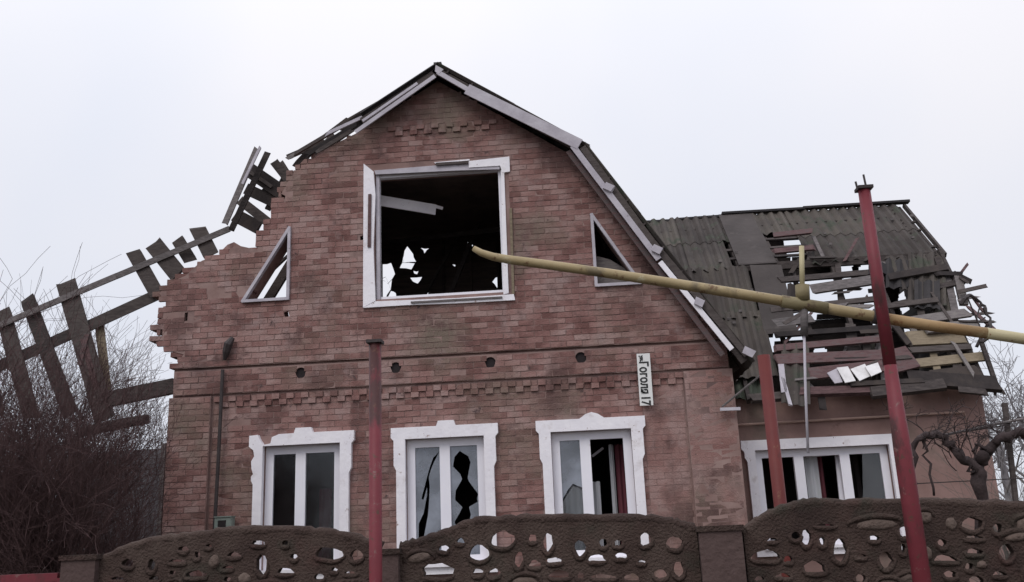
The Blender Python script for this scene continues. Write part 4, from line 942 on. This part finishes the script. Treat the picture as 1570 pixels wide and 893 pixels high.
# ------------------------------------------------------------------ left: board fence, grey sheet, shrubs
bf = empty('board_fence', (-7.5, -1.6, 0), 'old dark board fence half hidden by bare shrubs left of the house', 'fence')
random.seed(31); x = -12.0
while x < -6.1:
    w_ = R(.13, .18); h_ = R(2.5, 2.75)
    MB().box(x, x+w_-.012, -1.6+R(-.01, .01), -1.575+R(0, .01), .02, h_).build('plank', M['boardfence'], bf); x += w_
for z_ in (.6, 2.1): MB().box(-12, -6.2, -1.56, -1.50, z_, z_+.09).build('rail', M['boardfence'], bf)
q0, q1 = P(206, 690, .6), P(258, 680, .6)
gs = MB(); gs.box(q0.x-1.2, q1.x, .6, .62, 0, q0.z)
gsf = gs.build('sheet_fence', M['greysheet']); tag(gsf, 'short grey sheet fence joining the left brick corner behind the bushes', 'fence')
MB().box(q1.x-.1, q1.x-.02, .54, .598, 0, q1.z).build('post', M['greywood'], gsf)

def twigs(base, stems, height, spread, rg_, levels=4, kids=(3, 5), r0=.014, lean=(0, 0, 0), droop=0.0, wig=.16, up=.7, shrink=(.45, .75)):
    S = []
    def grow(p, d, l, r, lev):
        n_ = 4; 
        for i in range(n_):
            d2 = (d + Vector((rg_.gauss(0, wig), rg_.gauss(0, wig), rg_.gauss(0, wig*.7)-droop*(i/n_)))).normalized(); q = p + d2*(l/n_); ra = r*(1-.6*i/n_); rb = r*(1-.6*(i+1)/n_)
            S.append((p, q, ra, rb)); 
            if lev > 0:
                for _ in range(rg_.randint(*kids) if i else 1):
                    if rg_.random() < .55:
                        sd = Vector((rg_.gauss(0, 1), rg_.gauss(0, 1), rg_.gauss(.35, .7))).normalized(); dd = (d2*up + sd*.75).normalized()
                        grow(q, dd, l*rg_.uniform(*shrink), rb*.62, lev-1)
            p, d = q, d2
    for _ in range(stems):
        a = rg_.uniform(0, 2*math.pi); b0 = base + Vector((math.cos(a), math.sin(a), 0))*rg_.uniform(0, spread*.35)
        d = Vector((math.cos(a)*rg_.uniform(.05, spread), math.sin(a)*rg_.uniform(.05, spread), 1)) + Vector(lean)
        grow(b0, d.normalized(), height*rg_.uniform(.6, 1), r0, levels)
    return S
def seg_mesh(name, S, m_, parent=None, minr=.0025):
    p0 = np.array([s[0] for s in S]); p1 = np.array([s[1] for s in S]); ra = np.maximum([s[2] for s in S], minr); rb = np.maximum([s[3] for s in S], minr)
    d = p1-p0; d /= np.linalg.norm(d, axis=1)[:, None]+1e-9
    ref = np.where(np.abs(d[:, 2:3]) > .9, [[1., 0, 0]], [[0, 0, 1.]]); a = np.cross(d, ref); a /= np.linalg.norm(a, axis=1)[:, None]; b = np.cross(d, a)
    V = np.zeros((len(S), 6, 3))
    for k in range(3):
        o_ = a*math.cos(2.0944*k)+b*math.sin(2.0944*k); V[:, k] = p0+o_*ra[:, None]; V[:, k+3] = p1+o_*rb[:, None]
    base = (np.arange(len(S))*6)[:, None]; F = np.concatenate([base+np.array([[k, (k+1) % 3, 3+(k+1) % 3, 3+k]]) for k in range(3)])
    me = bpy.data.meshes.new(name); me.vertices.add(len(S)*6); me.vertices.foreach_set('co', V.reshape(-1))
    me.loops.add(F.size); me.loops.foreach_set('vertex_index', F.reshape(-1).astype(np.int32))
    me.polygons.add(len(F)); me.polygons.foreach_set('loop_start', np.arange(0, F.size, 4, dtype=np.int32)); me.update(calc_edges=True); me.validate()
    me.materials.append(m_); o = bpy.data.objects.new(name, me); COL.objects.link(o)
    if parent: o.parent = parent; o.matrix_parent_inverse = parent_inv(parent)
    return o
def shrub(name, loc, label, cat, height, stems, spread, seed, m_='bark', levels=3, group='bare shrubs left of the house', **k):
    rg_ = random.Random(seed); loc = Vector(loc); o = empty(name, loc, label, cat, group)
    S = twigs(loc, stems, height, spread, rg_, levels=levels, **k)
    if loc.x < -1 and loc.y < .5:               # the growth is kept off the house wall
        S = [s for s in S if max(s[0].x, s[1].x) < -4.55 + .28*s[1].y*-1 + rg_.gauss(0, .12)]
    st = [s for s in S if s[2] > .006]; tw = [s for s in S if s[2] <= .006]
    if st: seg_mesh('stems', st, M[m_], o)
    if tw: seg_mesh('twigs', tw, M[m_], o)
    return len(S)
nseg = 0
def gpt(px, Y): q = P(px, 850, Y); return (q.x, Y, 0)
for i, (px, Y, h_, st, lab) in enumerate([
    (18, -4.2, 2.5, 20, 'dense dark bare shrub at the left edge of the picture'), (70, -4.0, 2.5, 20, 'dense dark bare shrub below the middle of the fallen roof frame'), (112, -3.8, 2.1, 14, 'dark bare shrub just left of the reddish stems'),
    (60, -2.6, 2.8, 18, 'taller bare shrub behind, under the lower beams of the fallen frame'), (95, -2.4, 2.7, 16, 'tall bare shrub behind, beside the tan post of the fallen frame'), (-15, -2.8, 3.0, 16, 'tall bare shrub cut off by the left picture edge')]):
    nseg += 1; shrub('bare_shrub', gpt(px, Y), lab, 'shrub', h_, st, .36, 50+i, levels=3, kids=(2, 4), r0=.016, wig=.18, lean=(-.12, 0, 0), up=1.0)
shrub('bare_shrub', gpt(192, -3.2), 'slender bare shrub with reddish stems beside the left house corner', 'shrub', 1.7, 7, .2, 70, levels=3, kids=(1, 3), r0=.013, wig=.12, up=1.6, lean=(-.12, 0, 0))
shrub('bare_shrub', gpt(175, .9), 'thin arching bare shrub between the fallen beam and the left brick corner', 'shrub', 2.9, 9, .4, 71, levels=3, kids=(1, 3), r0=.009, wig=.12, droop=.1, up=1.0)
shrub('bare_shrub', gpt(150, 3.0), 'pale thin tall shrub behind the fallen roof frame', 'shrub', 3.6, 9, .3, 72, m_='bark_far', levels=3, kids=(1, 3), r0=.009, wig=.1, up=1.1)
shrub('bare_shrub', gpt(60, 2.0), 'pale thin shrub behind the left end of the fallen roof frame', 'shrub', 3.2, 9, .3, 73, m_='bark_far', levels=3, kids=(1, 3), r0=.009, wig=.1, up=1.1)

# ------------------------------------------------------------------ right: old vine on its trellis, posts, canes, far trees
VY = -4.0
vn = empty('grape_vine', gpt(1505, VY), 'old dark grape vine with two thick crooked arms right of the wing window', 'vine')
def vine(ptsx, r, name='vine_arm'):
    rg_ = random.Random(len(ptsx)*7+int(ptsx[0][0])); pp = []
    for i in range(len(ptsx)-1):
        a, b2 = Vector(P(*ptsx[i], VY)), Vector(P(*ptsx[i+1], VY))
        for k in range(4): pp.append(a+(b2-a)*(k/4)+Vector((rg_.uniform(-.025, .025), rg_.uniform(-.05, .05), rg_.uniform(-.025, .025))))
    pp.append(P(*ptsx[-1], VY)); n_ = len(pp)
    MB().tube(pp, [.78*(r[0]+(r[1]-r[0])*i/(n_-1))*rg_.uniform(.8, 1.25) for i in range(n_)], 8).build(name, M['vine'], vn, smooth=True)
vine([(1512, 860), (1509, 780), (1502, 730), (1506, 700)], (.10, .09), 'trunk')
vine([(1503, 720), (1475, 705), (1455, 680), (1440, 664), (1420, 668), (1404, 682), (1400, 720), (1402, 770)], (.07, .03))
vine([(1505, 705), (1518, 688), (1540, 672), (1562, 664), (1600, 660)], (.085, .06))
vine([(1502, 735), (1488, 722), (1474, 690)], (.035, .02)); vine([(1418, 668), (1420, 700), (1432, 760)], (.025, .015)); vine([(1512, 690), (1500, 684), (1492, 690)], (.03, .015))
S = []
for i, (px, py) in enumerate([(1440, 666), (1460, 684), (1480, 706), (1520, 690), (1545, 672), (1500, 720), (1405, 690), (1560, 665), (1500, 700), (1530, 680), (1488, 700), (1415, 668)]):
    rg_ = random.Random(200+i); S += twigs(Vector(P(px, py, VY)), 2, .42, .9, rg_, levels=2, kids=(1, 2), r0=.009, droop=.25, wig=.3)
seg_mesh('twigs', S, M['vine'], vn, minr=.003)
MB().tube([P(1440, 666, VY+.2), P(1520, 650, VY+.2), P(1640, 634, VY+.2)], .018, 6); 
tr = empty('trellis', gpt(1547, VY+.2), 'thin leaning trellis post with wires right of the wing', 'trellis')
plank('post', P(1540, 618, VY+.2), (P(1556, 850, VY+.2).x, VY+.2, 0), .05, .05, M['wood'], tr)
for a, b2, r_ in (((1425, 672), (1545, 647), .016), ((1545, 647), (1640, 630), .016), ((1440, 668), (1545, 652), .008), ((1400, 742), (1640, 730), .006)):
    MB().tube([P(*a, VY+.15), P(*b2, VY+.15)], r_, 6).build('wire', M['greywood'] if r_ > .01 else M['steel'], tr)
for i, (px, Y) in enumerate([(1545, -3.0), (1575, -2.6), (1600, -3.2)]):
    shrub('cane_bush', gpt(px, Y), ['clump of pale upright canes right of the vine trunk', 'clump of pale canes at the right picture edge', 'clump of pale canes mostly outside the right picture edge'][i], 'bush', 2.1, 26, .22, 90+i, m_='bark_pale', levels=1, kids=(1, 2), r0=.011, wig=.1, group='pale cane bushes right of the vine')
def tree(px, Y, h_, seed, label):
    rg_ = random.Random(seed); q = gpt(px, Y); o = empty('bare_tree', q, label, 'tree', 'bare trees in the distance'); b0 = Vector(q)
    MB().tube([b0, b0+Vector((.05*h_*rg_.uniform(-1, 1), 0, h_*.4)), b0+Vector((0, 0, h_*.62))], [.028*h_, .02*h_, .012*h_], 8).build('trunk', M['bark_far'], o)
    S = []
    for k in range(9):
        S += twigs(b0+Vector((0, 0, h_*(.28+.035*k))), 1, h_*.42, 1.2, rg_, levels=3, kids=(1, 3), r0=.008*h_, wig=.2)
    seg_mesh('crown', S, M['bark_far'], o, minr=.012)
for i, (px, Y, h_, lab) in enumerate([(1560, 30, 8.2, 'distant bare tree at the right picture edge beyond the wing'), (1532, 38, 8.0, 'distant bare tree just right of the wing corner'), (1605, 34, 10, 'distant bare tree cut by the right picture edge'),
                                      (95, 28, 9.0, 'distant bare tree behind the fallen roof frame'), (10, 32, 9.5, 'distant bare tree at the left picture edge'), (215, 34, 8.0, 'distant bare tree low beside the left brick corner')]):
    tree(px, Y, h_, 300+i, lab)
